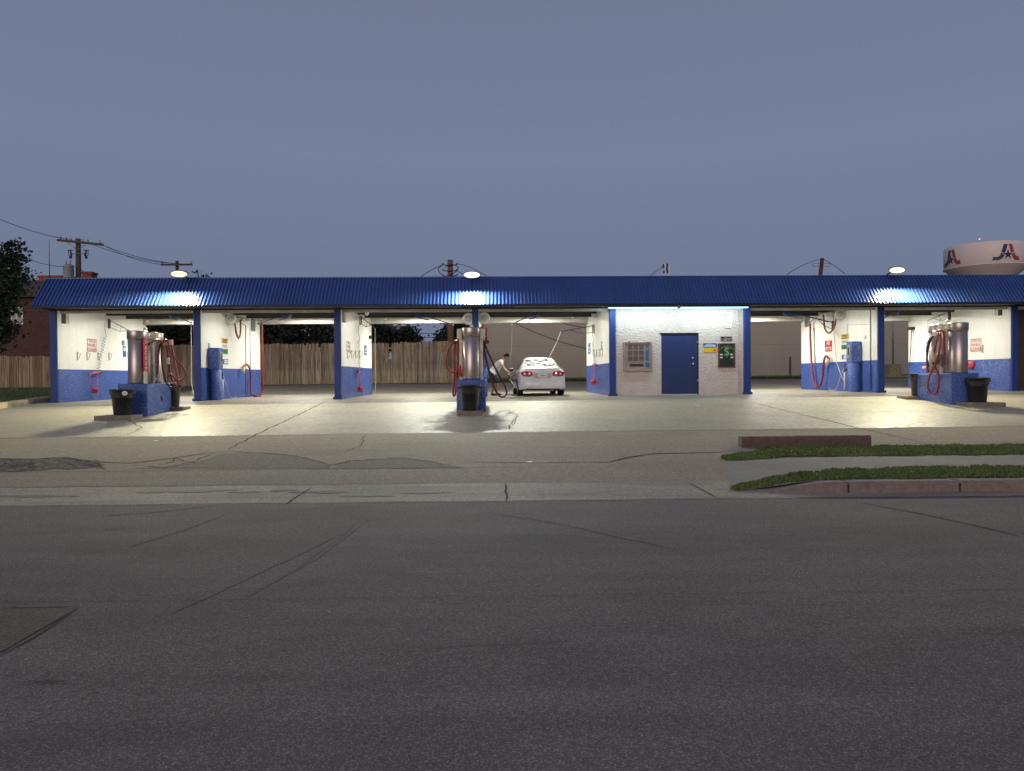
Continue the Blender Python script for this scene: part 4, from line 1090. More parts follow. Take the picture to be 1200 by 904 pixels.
a = atX(249.5, 467, RX[1]); pc1 = Vector((RX[1] + .22, 27.6, gz(RX[1], 27.6))); pay_column(pc1, 1, 'round blue pay column against the second wall from the left')
pc2 = Vector((LX[6] - .22, 28.1, gz(LX[6], 28.1))); pay_column(pc2, -1, 'round blue pay column against the wall right of the office')
pc3 = Vector((RX[3] + .17, 28.6, gz(RX[3], 28.6))); pc3t = pay_column(pc3, 1, 'blue pay column half hidden behind the middle vacuum station'); pc3t.scale = (.66, .8, 1)
# spray guns leaning in holsters beside the columns
def gun(wi, s, Y, label):
    X = (RX if s > 0 else LX)[wi]; z = gz(X, Y); a = Vector((X + .16 * s, Y, z))
    t = thing('spray_gun', a, label, 'spray gun', 'spray guns parked beside the pay columns')
    g = MB(); g.tube([a + Vector((0, 0, .05)), a + Vector((0, 0, .75))], .026, 8); g.build('holster', M_whitep, t)
    g = MB(); g.tube([a + Vector((0, 0, .6)), a + Vector((0, 0, .95)), a + Vector((.0, -.10, 1.08))], [.015, .02, .03], 8); g.bbox(a.x - .025, a.x + .025, a.y - .18, a.y - .04, a.z + .80, a.z + .90, .01); g.build('gun', M_blk, t)
    g = MB(); g.tube(spline([a + Vector((0, -.02, 1.0)), a + Vector((.05 * s, .25, .55)), a + Vector((.1 * s, .5, .1)), a + Vector((.2 * s, .75, .03)), a + Vector((.15 * s, 1.0, .1))], 8), .007, 6); g.build('hose', M_whitep, t)
gun(1, 1, 28.45, 'spray gun in its holster right of the left blue pay column')
gun(6, -1, 29.0, 'spray gun in its holster left of the right blue pay column')

# round air dryers with red hoses
def dryer(px, py, X, s, label, Y=None, front=False):
    a = atX(px, py, X) if Y is None else at(px, py, Y)
    c = a + Vector((.22 * s, 0, 0)) if Y is None else a
    t = thing('air_dryer', c, label, 'air dryer', 'round air dryers under the bay roofs')
    Mx = Matrix.Rotation(R(90), 4, 'X') @ Matrix.Rotation(R(0), 4, 'Z')
    b_ = MB(); b_.lathe([(0, .10), (.16, .10), (.215, .06), (.225, 0), (.21, -.10), (.0, -.12)], c, 32, M=Mx); b_.build('housing', M_fan, t)
    f = MB(); f.lathe([(.12, .101), (.13, .125), (.20, .105), (.205, .085)], c, 32, M=Mx); f.build('intake_ring', M_whitep, t)
    f = MB(); f.lathe([(0, .10), (.10, .11), (.105, .13), (.05, .15), (0, .15)], c, 24, M=Mx); f.build('motor_cap', M_galv, t)
    return t, c
d1, c1 = dryer(265, 374.2, RX[1], 1, 'round air dryer with short red hose on the second wall from the left')
hose(d1, [c1 + Vector((.05, .2, -.15)), c1 + Vector((.08, .25, -.5)), c1 + Vector((.10, .45, -.72)), c1 + Vector((.12, .62, -.5)), c1 + Vector((.12, .65, -.05)), c1 + Vector((.1, .9, .05))], .035)
d2, c2 = dryer(989.5, 368, LX[6], -1, 'round air dryer with short red hose on the wall right of the office')
hose(d2, [c2 + Vector((-.02, .2, -.15)), c2 + Vector((-.05, .3, -.5)), c2 + Vector((-.08, .7, -.72)), c2 + Vector((-.1, 1.05, -.5)), c2 + Vector((-.12, 1.1, -.05)), c2 + Vector((-.1, 1.2, .05))], .035)
d3, c3 = dryer(549.2, 374.0, None, -1, 'round air dryer left of the middle post', Y=27.3)
d4, c4 = dryer(567.2, 373.0, None, 1, 'round air dryer right of the middle post', Y=27.3)
for (dd, cc, s) in ((d3, c3, 1), (d4, c4, -1)):
    br = MB(); br.tube([cc + Vector((0, .05, .1)), cc + Vector((s * .1, .08, .2)), Vector((WX[3] - s * .10, cc.y + .1, cc.z + .2))], .02, 6); br.build('bracket', M_grey, dd)
hose(d4, [c4 + Vector((-.02, .12, -.15)), c4 + Vector((-.06, .2, -.6)), c4 + Vector((.0, .3, -1.2))], .035)
# long red hose booms
def drop_hose(pts, label, r=.04, gunpos=None, arm=None, nb=None):
    t = thing('dryer_hose', pts[-1], label, 'hose', 'red dryer hoses on bent pipes')
    h = MB(); h.tube(spline(pts, 12), r, 10); h.build('hose', M_red, t)
    if arm: a_ = MB(); a_.tube(arm, .022, 8); a_.build('pipe_arm', M_grey, t)
    if gunpos: g = MB(); g.tube([gunpos, gunpos + Vector((0, .12, -.10)), gunpos + Vector((0, .16, -.25))], [.04, .07, .06], 10); g.build('nozzle', M_cream, t)
X = RX[1] + .15
N1 = atX(284, 431, X)
P = [N1, atX(289, 428, X) + Vector((0, 0, .02)), atX(293.5, 436, X), atX(294.2, 460, X)]
endY = 32.2; e0 = at(300.5, 464.5, endY - .7); e1 = at(307, 461, endY); e2 = at(307.4, 440, endY); e3 = at(307.2, 400, endY); e4 = at(306.8, 378, endY)
drop_hose([N1, P[1], P[2], P[3], e0, e1, e2, e3, e4], 'long red hose hanging in a deep loop at the rear of the second wall', .04, N1,
          [c1 + Vector((.05, .3, .12)), c1 + Vector((.15, 2.0, .10)), e4 + Vector((0, 0, .12)), e4])
X = LX[6] - .15
N2_ = atX(971.5, 421, X); q = [N2_, atX(968, 417.5, X), atX(965.5, 424, X), atX(964.2, 440, X), atX(961.5, 451, X), atX(957.5, 453.5, X), atX(954, 448, X), atX(951.3, 430, X), atX(949.8, 400, X), atX(949.5, 380, X)]
drop_hose(q, 'long red hose hanging in a deep loop on the wall right of the office', .045, N2_,
          [c2 + Vector((-.05, .3, .12)), c2 + Vector((-.1, 1.4, .15)), q[-1] + Vector((0, 0, .08)), q[-1]])
# red pipes behind the middle vacuum station
mb = MB(); a = at(564, 383, 27.9); mb.tube([a, at(564.5, 402, 27.9), at(564.5, 415, 27.9)], .035, 8); o_ = mb.build('red_hose', M_red, loc=a); tag(o_, 'thick red hose dropping beside the middle post', 'hose')
mb = MB(); a = at(570, 384, 30.5); mb.tube([a, at(569, 400, 30.5), at(566, 425, 30.5)], .035, 8); mb.tube([at(566, 378, 30.5), a], .012, 6); o_ = mb.build('red_hose', M_red, loc=a); tag(o_, 'slanting red hose between the middle post and the stooping man', 'hose')
# conduits drawn down the walls
def conduit(wi, s, pts, label, m=None, r=.012):
    X = (RX if s > 0 else LX)[wi] + .02 * s
    P = [atX(a, b, X) for a, b in pts]; mb = MB(); mb.tube(P, r, 6); o_ = mb.build('wall_pipe', m or M_grey, loc=P[-1]); tag(o_, label, 'pipe')
conduit(1, 1, [(277, 375), (288, 382), (288.3, 431), (288.3, 462)], 'bent grey pipe running down the second wall from the left', r=.018)
conduit(1, 1, [(293.2, 386), (293, 431)], 'thin grey pipe near the rear edge of the second wall', M_whitep)
conduit(6, -1, [(976, 370), (978, 400), (980, 424), (985, 438), (990, 449)], 'thin pale hose slanting down the wall right of the office', M_whitep)
conduit(6, -1, [(954.5, 384), (954.5, 405), (956, 430), (957.5, 446)], 'thin dark pipe behind the looped hose right of the office', M_grey)
conduit(6, -1, [(1020, 358), (1020, 400), (1020.5, 457)], 'straight blue grey conduit near the front edge right of the office', M_bluem, .014)
conduit(6, -1, [(1018, 380.5), (993, 380), (992.6, 392)], 'thin wire elbow above the signs right of the office', M_grey, .006)
conduit(4, -1, [(688, 372), (690, 400), (690, 405)], 'thin pipe above the narrow blue sign beside the office', M_whitep)
# boom arms that swing under the ceilings
def boom(px0, py0, Y0, px1, py1, Y1, drop, label, m=None, wand=None):
    a = at(px0, py0, Y0); b = at(px1, py1, Y1)
    a.z = min(a.z, CEIL - .12)
    t = thing('swing_boom', a, label, 'boom arm', 'blue swing booms under the bay roofs')
    pv = MB(); pv.bbox(a.x - .14, a.x + .14, a.y - .1, a.y + .1, CEIL - .10, CEIL - .004, .012); pv.lathe([(.05, -.22), (.06, -.2), (.06, .0)], (a.x, a.y, CEIL - .1), 12); pv.build('pivot', M_bluem, t)
    ar = MB(); st_ = Vector((a.x, a.y, CEIL - .16)); lo = Vector((a.x, a.y, CEIL - .34))
    ar.tube([st_, st_.lerp(b, .5), b], [.028, .024, .02], 8); ar.tube([lo, lo.lerp(b, .33) + Vector((0, 0, -.02))], .018, 8)
    q = st_.lerp(b, .33); dirv = (b - st_).normalized(); 
    gs = [st_ + Vector((0, 0, .02)), st_.lerp(b, .38), lo]
    nrm = (gs[1] - gs[0]).cross(gs[2] - gs[0]).normalized() * .008
    ar.add([g + nrm for g in gs] + [g - nrm for g in gs], [(0, 1, 2), (5, 4, 3), (0, 3, 4, 1), (1, 4, 5, 2), (2, 5, 3, 0)])
    ar.build('arm', M_bluem, t)
    if drop:
        h = MB(); pts = [b] + [at(x, y, yy) for x, y, yy in drop]; h.tube(spline(pts, 8), .012, 8); h.build('drop_hose', m or M_whitep, t)
    jt = MB(); jt.lathe([(0, -.04), (.035, -.035), (.035, .04), (0, .045)], b, 12); jt.build('joint', M_whitep, t)
boom(200, 374, 29.2, 224, 378.7, 30.4, [(224.2, 400, 30.4), (224.3, 440, 30.4), (224.5, 450, 30.4), (228, 463, 30.4), (233, 466, 30.1)], 'blue swing boom with pale hanging hose in the leftmost bay')
boom(340, 372, 29.2, 302, 380, 30.8, None, 'blue swing boom reaching left in the second bay')
boom(488, 371, 29.4, 531, 381, 31.5, None, 'blue swing boom reaching right in the third bay')
boom(630, 371, 29.4, 600, 380, 29.8, [(599.7, 395, 29.8), (599, 410, 29.8), (598, 425, 29.8), (596.5, 440, 29.8)], 'blue swing boom with grey hanging hose left of the white car', m=M_grey)
boom(918, 369, 29.2, 977, 379, 31.0, None, 'blue swing boom reaching right in the bay beside the office')
boom(1052, 371, 29.2, 1034, 374, 30.5, None, 'short blue swing boom in the rightmost bay')
# wall mounted booms
def wall_boom(wi, s, px, py, tipx, tipy, tipY, drop, label, m=None):
    X = (RX if s > 0 else LX)[wi]; a = atX(px, py, X) + Vector((.04 * s, 0, 0)); b = at(tipx, tipy, tipY)
    t = thing('wall_boom', a, label, 'boom arm', 'wall mounted hose booms')
    pl = MB(); pl.bbox(min(X + .002 * s, X + .03 * s), max(X + .002 * s, X + .03 * s), a.y - .05, a.y + .05, a.z - .32, a.z + .06, .006); pl.tube([a + Vector((.03 * s, 0, .05)), a + Vector((.03 * s, 0, -.30))], .02, 8); pl.build('wall_bracket', M_blk, t)
    ar = MB(); ar.tube([a + Vector((.03 * s, 0, 0)), b], .016, 8); ar.tube([a + Vector((.03 * s, 0, -.28)), a.lerp(b, .35) + Vector((.02 * s, 0, -.24)), a.lerp(b, .72)], .013, 8)
    ar.tube([a.lerp(b, .35) + Vector((.02 * s, 0, -.24)), a.lerp(b, .45)], .009, 6)
    ar.build('arm', m or M_bluem, t)
    if drop: h = MB(); pts = [b] + [at(x, y, yy) for x, y, yy in drop]; h.tube(spline(pts, 8), .009, 8); h.build('drop_hose', M_whitep, t)
wall_boom(4, -1, 696.5, 382, 657, 389, 29.6, [(656, 392, 29.6), (652, 402, 29.7), (646, 414, 29.8), (641, 424, 29.9), (637, 431, 30)], 'thin blue boom on the wall beside the office with hose running down to the car')
wall_boom(2, 1, 421.5, 372, 439.5, 384.5, 30.4, [(439.6, 400, 30.4), (439.8, 430, 30.4), (440, 461, 30.4)], 'blue wall boom at the rear of the third wall with a straight hanging hose')
wall_boom(0, 1, 127, 376, 160, 392, 30.6, None, 'thin grey boom high on the left end wall', M_grey)
wall_boom(7, -1, 1113.5, 366, 1087, 376, 30.6, [(1087, 385, 30.6), (1087, 410, 30.6)], 'thin grey boom high on the right end wall', M_grey)
wall_boom(6, -1, 977, 378, 951, 372, 32.4, None, 'thin dark brace boom at the rear of the wall right of the office', M_bluem)
# brush on pole at right end bay, hanging at the rear left edge of the end wall
a = atX(1071.5, 386, LX[7]) + Vector((-.12, 0, 0)); b = atX(1069, 432, LX[7]) + Vector((-.12, 0, 0))
t = thing('long_brush', b, 'long handled black brush standing at the rear of the right end wall', 'brush')
h = MB(); h.tube([a, b], .014, 6); h.build('brush_pole', M_blk, t)
h = MB(); h.bbox(a.x - .20, a.x + .18, a.y - .06, a.y + .06, a.z - .03, a.z + .10, .03); h.build('brush_head', M_blk, t)
# camera, bulbs, junction globes
a = at(432, 364.5, 28.0)
t = thing('security_camera', a, 'white tube security camera under the roof above the third wall', 'camera')
c = MB(); c.tube([a + Vector((.10, 0, .19)), a + Vector((-.08, -.1, -.16))], [.065, .065], 16); c.build('camera_body', M_whitep, t)
c = MB(); c.tube([a + Vector((0, .06, .05)), Vector((a.x - .5, a.y + .1, a.z - .08))], .018, 8); c.build('mount_arm', M_gold, t)
a = atX(432.5, 395.5, RX[2]) + Vector((.07, 0, 0)); c = MB(); c.lathe([(0, -.09), (.07, -.08), (.08, 0), (.07, .05), (0, .06)], a, 14, M=Matrix.Rotation(R(90), 4, 'Y')); o_ = c.build('round_bell', M_blk, loc=a); tag(o_, 'small round black fixture at the rear of the third wall', 'fixture')
for (px, py, lab) in ((451.5, 373.5, 'third'), (670.5, 372, 'white car'), (173, 376, 'leftmost'), (876.5, 370.5, 'office side')):
    a = at(px, py, 33.08); t = thing('globe_fitting', a, 'small white globe fitting on the rear beam of the %s bay' % lab, 'light fitting', 'white globe fittings on the rear beams')
    c = MB(); c.lathe([(0, -.06), (.045, -.05), (.065, 0), (.045, .05), (0, .06)], a, 14); c.build('globe', M_wht, t)
    c = MB(); c.bbox(a.x - .04, a.x + .04, a.y + .05, a.y + .115, a.z - .04, a.z + .06, .008); c.build('base', M_whitep, t)

# ------------------------------------------------------------------ office front
def fr_rect(px0, px1, py0, py1, Y=YF):
    a = at(px0, (py0 + py1) / 2, Y); b = at(px1, (py0 + py1) / 2, Y); c = at((px0 + px1) / 2, py0, Y); d = at((px0 + px1) / 2, py1, Y)
    return a.x, b.x, d.z, c.z
x0, x1, z0, z1 = fr_rect(730.3, 763.5, 401, 435.3)
vt = thing('vending_machine', ((x0 + x1) / 2, YF, z0), 'taupe wall mounted vending machine with nine small windows left of the blue door', 'vending machine')
w_, h_ = x1 - x0, z1 - z0
def vr(mb, u0, u1, v0, v1, ya, yb, m=0, bev=0):
    a = (x0 + w_ * u0, x0 + w_ * u1, YF - yb, YF - ya, z1 - h_ * v1, z1 - h_ * v0)
    (mb.bbox(*a, bev, m) if bev else mb.box(*a, m))
f = MB(); vr(f, 0, 1, 0, .055, .0, .10, bev=.006); vr(f, 0, 1, .935, 1, 0, .10, bev=.006); vr(f, 0, .055, .056, .934, 0, .10, bev=.006); vr(f, .945, 1, .056, .934, 0, .10, bev=.006); f.build('frame', M_taupe, vt)
bd = MB(); vr(bd, .056, .944, .056, .934, .002, .05); bd.build('cabinet', M_taupe, vt)
for r_ in range(3):
    for c_ in range(3):
        p_ = MB(); u = .15 + c_ * .2; v = .11 + r_ * .19; vr(p_, u, u + .17, v, v + .16, .051, .056); p_.build('display_window', M_pane, vt)
g = MB()
for c_ in range(4): vr(g, .12 + c_ * .2, .145 + c_ * .2, .09, .68, .051, .068)
for r_ in range(4): vr(g, .146, .75, .085 + r_ * .19, .105 + r_ * .19, .057, .066)
g.build('window_grid', M_taupe, vt)
g = MB(); vr(g, .78, .89, .11, .64, .051, .060); g.build('selector_panel', M_bsign, vt)
g = MB(); vr(g, .80, .87, .22, .28, .061, .066); g.build('selector_button', M_inkg, vt)
g = MB(); vr(g, .77, .90, .70, .86, .051, .060); g.build('coin_panel', M_bsign, vt)
g = MB(); vr(g, .21, .70, .75, .84, .051, .055); g.build('dispensing_slot', M_blk, vt)
for (u, v) in ((.17, -.02), (.84, -.02), (.22, .97), (.76, .97)):
    g = MB(); vr(g, u, u + .06, v, v + .05, .0, .115, bev=.01); g.build('lock_tab', M_steel, vt)
x0, x1, z0, z1 = fr_rect(824.2, 840, 402.5, 413)
t = thing('wall_sign', ((x0 + x1) / 2, YF, z0), 'half blue half yellow sign between the blue door and the change machine', 'sign')
g = MB(); g.box(x0, x1, YF - .02, YF - .001, (z0 + z1) / 2, z1, 0); g.box(x0, x1, YF - .02, YF - .001, z0, (z0 + z1) / 2 - .0005, 1); g.build('board', [M_bsign, M_yel], t)
g = MB(); w_ = x1 - x0
for i in range(7): g.box(x0 + w_ * (.08 + i * .12), x0 + w_ * (.16 + i * .12), YF - .024, YF - .0205, z0 + .20, z0 + .25)
g.box(x0 + w_ * .2, x0 + w_ * .85, YF - .024, YF - .0205, z0 + .26, z0 + .275); g.build('lettering', M_wht, t)
g = MB(); g.prism([(x0 + w_ * .68, z0 + .06), (x0 + w_ * .92, z0 + .05), (x0 + w_ * .90, z0 + .09), (x0 + w_ * .78, z0 + .12)], YF - .024, YF - .0205); g.build('marking', M_redsign, t)
x0, x1, z0, z1 = fr_rect(841.3, 861.2, 402.5, 431)
ch = thing('change_machine', ((x0 + x1) / 2, YF, z0), 'black change machine with a green dollar sign in a bronze frame', 'change machine')
w_, h_ = x1 - x0, z1 - z0
g = MB(); vr(g, 0, 1, 0, .04, 0, .05, bev=.005); vr(g, 0, 1, .96, 1, 0, .05, bev=.005); vr(g, 0, .08, .041, .959, 0, .05, bev=.005); vr(g, .92, 1, .041, .959, 0, .05, bev=.005); g.build('frame', M_gold, ch)
g = MB(); vr(g, .081, .919, .041, .959, .001, .03); g.build('panel', M_blk, ch)
cxm = (x0 + x1) / 2; g = MB(); text_into(g, '$', .42, T((cxm, YF - .034, z1 - h_ * .36)) @ FRONT, extrude=.003)
for i, c_ in enumerate('CHANGE'):
    an = R(38 - i * 15.2); rr = .42; g_c = T((cxm - math.sin(an) * rr, YF - .034, z1 - h_ * .62 + math.cos(an) * rr)) @ Matrix.Rotation(-an, 4, 'Y') @ FRONT
    text_into(g, c_, .12, g_c, extrude=.003)
g.build('lettering', M_inkg, ch)
for (u, v) in ((.12, .44), (.72, .44), (.12, .56), (.74, .56)):
    g = MB(); vr(g, u, u + .14, v, v + .05, .031, .036); g.build('card_decal', M_wht, ch)
x0, x1, z0, z1 = fr_rect(844, 857.8, 394.5, 400)
t = thing('wall_sign', ((x0 + x1) / 2, YF, z0), 'small dark sign with worn lettering just above the change machine', 'sign')
w_, h_ = x1 - x0, z1 - z0
g = MB(); g.box(x0, x1, YF - .015, YF - .001, z0, z1); g.build('board', M_taupe, t)
g = MB()
for (u0, u1, v0, v1) in ((.03, .4, .05, .5), (.45, .97, .08, .4), (.1, .3, .6, .95), (.55, .7, .6, .9), (.78, .92, .6, .9)): vr(g, u0, u1, v0, v1, .0155, .018)
g.build('lettering', M_ink, t)
# crooked paper sign
x0, x1, z0, z1 = fr_rect(849.5, 858.5, 367, 385)
t = thing('paper_sign', ((x0 + x1) / 2, YF, z0), 'crooked white notice with red and grey print high on the office wall', 'sign')
Ms = T(Vector(((x0 + x1) / 2, YF - .03, (z0 + z1) / 2))) @ Matrix.Rotation(R(8), 4, 'Y')
g = MB(); g.box(-.12, .12, 0, .008, -.27, .27, M=Ms); g.build('board', M_wht, t)
g = MB(); text_into(g, 'CAR', .11, Ms @ T((0, -.003, .19)) @ FRONT); g.build('heading', M_inkr, t)
g = MB()
for r_ in range(3):
    for c_ in range(3): g.box(-.10 + c_ * .07, -.06 + c_ * .07, -.004, -.001, .07 - r_ * .13 - .05, .07 - r_ * .13, M=Ms)
g.build('lettering', M_grey, t)
g = MB(); g.box(-.15, -.0, .01, .025, .1, .3, M=Ms); g.build('back_plate', M_grey, t)

# ------------------------------------------------------------------ fences behind
def fence(name, xa, xb, Y, hgt, label, seed, gaps=(), lean=.0):
    rnd = random.Random(seed); t = thing(name, ((xa + xb) / 2, Y, gz((xa + xb) / 2, Y)), label, 'fence')
    b = MB(); x = xa; ph = 0
    while x < xb:
        w = rnd.uniform(.12, .15); ph = ph * .85 + rnd.uniform(-.02, .02)
        h = hgt + ph + rnd.uniform(-.03, .03) - (.10 if rnd.random() < .05 else 0); z = gz(x, Y)
        skip = 0
        for g in gaps:
            if g[0] < x + w / 2 < g[1]: skip = g[2]
        if skip: h = hgt * (1 - skip)
        y = Y + rnd.uniform(-.012, .012); q = .035
        if h > .05:
            tl = rnd.uniform(-.012, .012)
            b.prism([(x, z - .1), (x + w - .012, z - .1), (x + w - .012 + tl, z + h - q), (x + w - .012 - q + tl, z + h), (x + q + tl, z + h), (x + tl, z + h - q)], y, y + .02)
        x += w
    b.build('picket_panel', M_fence, t)
    for zz in (.35, hgt / 2, hgt - .35):
        r = MB(); r.box(xa, xb, Y + .035, Y + .075, gz((xa + xb) / 2, Y) + zz, gz((xa + xb) / 2, Y) + zz + .09); r.build('rail', M_fence, t)
    x = xa + .3
    while x < xb:
        p = MB(); p.box(x, x + .09, Y + .078, Y + .17, gz(x, Y) - .2, gz(x, Y) + hgt - .15); p.build('post', M_fence, t); x += 2.44
    return t
fx = lambda px, Y: at(px, 440, Y).x
fence('wood_fence', fx(120, 43), fx(556, 43), 43.0, 2.36, 'tall weathered board fence across the alley behind the left and middle bays', 2,
      gaps=((fx(456.8, 43), fx(459.8, 43), .4), (fx(373, 43), fx(375.5, 43), .13)))
fence('wood_fence', fx(-180, 43.2), fx(119, 43.2), 43.2, 1.82, 'lower grey board fence at the far left beyond the side lawn', 6)

# ------------------------------------------------------------------ warehouse
YW = 46.5
wx0 = fx(557, YW)
t = thing('warehouse', (wx0 + 25, YW, 1.5), 'plain tan metal sided warehouse filling the view behind the right bays', 'warehouse')
m_ = MB(); vs = []; x = wx0; N = 300; wtop = 6.1
for i in range(N):
    for dx, dy in ((0, 0), (.24, 0), (.265, -.025), (.30, -.025), (.325, 0)):
        pass
m_.box(wx0, wx0 + 60, YW, YW + 20, 1.0, wtop); m_.build('wall', M_tan, t)
m_ = MB(); m_.box(wx0 - .02, wx0 + 60, YW - .008, YW - .0005, 3.585, 3.60); m_.build('seam', M_walk, t)
m_ = MB(); m_.box(wx0 - .1, wx0 + 60.1, YW - .12, YW + 20.1, wtop, wtop + .18); m_.build('roof', M_tar, t)
fnd = MB(); fnd.bbox(wx0, wx0 + 60, YW - .10, YW - .001, .9, 1.62, .01); fnd.build('foundation', M_walk, t)
sheet('warehouse_kerb', lin(wx0, 40, 30), [44.5, 44.6, 44.9, 45.0], M_walk, .09)
# post, block and pipe in the alley
a = at(926, 443, 44.3); a.z = gz(a.x, a.y); b = MB(); b.lathe([(.055, -.1), (.055, 1.25), (.04, 1.29), (0, 1.30)], a, 12); o_ = b.build('steel_bollard', M_pole, loc=a); tag(o_, 'slim rusty steel post before the tan warehouse wall', 'bollard')
a = at(1046.5, 443, 43.6); a.z = gz(a.x, a.y)
b = MB(); b.bbox(a.x - .36, a.x + .36, a.y - .3, a.y + .3, a.z - .1, a.z + .78, .03); b.box(a.x - .55, a.x + .7, a.y - .4, a.y + .4, a.z - .1, a.z + .10); o_ = b.build('concrete_block', M_block, loc=a); tag(o_, 'stained beige concrete block in the alley with a pipe above it', 'block')
b = MB(); b.tube([a + Vector((0, 0, .78)), a + Vector((0, 0, 5.0))], .045, 10); o_ = b.build('vertical_pipe', M_grey, loc=a + Vector((0, 0, .78))); tag(o_, 'thin grey pipe rising from the beige concrete block', 'pipe')
for (px, ln_, lab) in ((985, 3.5, 'low weathered timber lying at the warehouse foot right of the steel post'), (1075, 2.5, 'short timber lying at the warehouse foot near the right end wall')):
    a = at(px, 446, 44.0); a.z = gz(a.x, a.y) - .02; b = a + Vector((ln_, .1, 0)); b.z = gz(b.x, b.y) - .02
    long_block('timber', a, b, .25, .22, M_pole, lab, 'timber', cut=False)

# ------------------------------------------------------------------ trees
def tree(name, base, height, lobes, n, leaf, label, mat_=M_leaf, seed=1, trunk_r=.2, group=None, branches=14, dens=1.0):
    """lobes: (dx, dy, dz, rx, ry, rz) relative to base"""
    rnd = random.Random(seed); base = Vector(base)
    t = thing(name, base, label, 'tree', group)
    tk = MB(); top = base + Vector((0, 0, height * .75))
    bend = [base, base + Vector((rnd.uniform(-.2, .2), 0, height * .25)), base + Vector((rnd.uniform(-.3, .3), rnd.uniform(-.2, .2), height * .5)), top]
    sp = spline(bend, 5); tk.tube(sp, [trunk_r * (1 - .8 * i / (len(sp) - 1)) for i in range(len(sp))], 8)
    for i in range(branches):
        l = lobes[i % len(lobes)]; u = rnd.uniform(.3, .95); p0 = sp[int(u * (len(sp) - 1))]
        d = Vector((rnd.gauss(0, 1), rnd.gauss(0, 1), rnd.gauss(0, .7))).normalized()
        c = base + Vector(l[:3]) + Vector((d.x * l[3], d.y * l[4], d.z * l[5])) * .75
        tk.tube([p0, p0.lerp(c, .5) + Vector((0, 0, .15 * height * .2)), c], [trunk_r * .3, trunk_r * .16, .012], 5)
    tk.build('trunk', M_bark, t)
    vs = []; fs = []
    tot = sum(l[3] * l[4] * l[5] for l in lobes)
    for l in lobes:
        k = max(3, int(n * (l[3] * l[4] * l[5]) / tot)); cl = max(4, k // 26)
        for j in range(cl):
            d = Vector((rnd.gauss(0, 1), rnd.gauss(0, 1), rnd.gauss(0, 1))).normalized() * (rnd.random() ** .45) * rnd.uniform(.85, 1.12)
            c = base + Vector(l[:3]) + Vector((d.x * l[3], d.y * l[4], d.z * l[5]))
            cr_ = rnd.uniform(.35, .8) * leaf * 4.2
            for q in range(k // cl):
                e_ = Vector((rnd.gauss(0, .5), rnd.gauss(0, .5), rnd.gauss(0, .38))) * cr_
                p = c + e_; s_ = leaf * rnd.uniform(.5, 1.15)
                u_ = Vector((rnd.gauss(0, 1), rnd.gauss(0, 1), rnd.gauss(0, .7))).normalized(); w_2 = u_.orthogonal().normalized() * s_ * .45
                b0 = len(vs); vs += [p - u_ * s_ * .5, p + w_2, p + u_ * s_ * .5, p - w_2]; fs.append((b0, b0 + 1, b0 + 2, b0 + 3))
    cw = MB(); cw.add(vs, fs); cw.build('crown', mat_, t)
    return t
def tree_px(name, px, Y, top_py, lobes_px, n, leaf, label, **kw):
    """lobes given as photo positions: (px, py, rx_px, ry_px)"""
    b = at(px, 440, Y); b.z = gz(b.x, Y) - .1; sc_ = Y / FPX; L = []
    for (lx, ly, rx, ry) in lobes_px:
        c = at(lx, ly, Y); L.append((c.x - b.x, random.uniform(-.5, .5), c.z - b.z, rx * sc_, rx * sc_ * .8, ry * sc_))
    top = at(px, top_py, Y).z - b.z
    return tree(name, b, top, L, n, leaf, label, **kw)
random.seed(21)
tree_px('broad_tree', -12, 34, 285, [(-18, 330, 38, 48), (6, 305, 20, 24), (14, 335, 18, 22), (-20, 375, 40, 36), (10, 372, 16, 22), (2, 288, 9, 9), (26, 318, 10, 9), (31, 342, 8, 8), (-60, 340, 34, 50)], 15000, .17,
        'dark leafy tree at the left edge of the picture before the brick house', seed=3, trunk_r=.28, branches=30)
tree_px('bushy_tree', 200, 50, 372, [(175, 385, 22, 22), (205, 380, 26, 24), (235, 383, 22, 20), (200, 400, 40, 18)], 5000, .28, 'dark tree rising over the fence behind the leftmost bay', mat_=M_leafd, seed=5, group='trees beyond the fence')
tree_px('bushy_tree', 330, 52, 370, [(300, 385, 28, 24), (335, 380, 30, 24), (370, 384, 28, 22), (335, 400, 50, 16), (405, 392, 22, 16)], 7000, .28, 'dark tree rising over the fence behind the second bay', mat_=M_leafd, seed=6, group='trees beyond the fence')
tree_px('bushy_tree', 448, 55, 374, [(438, 387, 12, 12), (454, 390, 9, 9), (446, 402, 20, 8), (425, 390, 12, 14)], 3500, .26, 'dark tree over the fence just right of the third wall', mat_=M_leafd, seed=7, group='trees beyond the fence')
tree_px('bushy_tree', 481, 57, 381, [(478, 393, 7, 7), (487, 399, 6, 4), (469, 398, 7, 7)], 2400, .24, 'lower rounded tree left of the sky gap in the third bay', mat_=M_leafd, seed=8, group='trees beyond the fence')
tree_px('bushy_tree', 529, 58, 374, [(533, 388, 12, 11), (519, 396, 8, 6), (545, 391, 9, 13), (528, 404, 18, 6)], 3600, .26, 'dark tree over the fence around the orange utility pole', mat_=M_leafd, seed=9, group='trees beyond the fence')
tree_px('thin_tree', 236, 60, 315, [(229, 321, 3, 3.0), (236, 319, 3.5, 3.0), (241, 322, 3.5, 3), (236, 332, 10, 7), (233, 350, 14, 12)], 900, .26, 'sparse treetop just showing over the blue roof right of the left floodlight', mat_=M_leafd, seed=10)

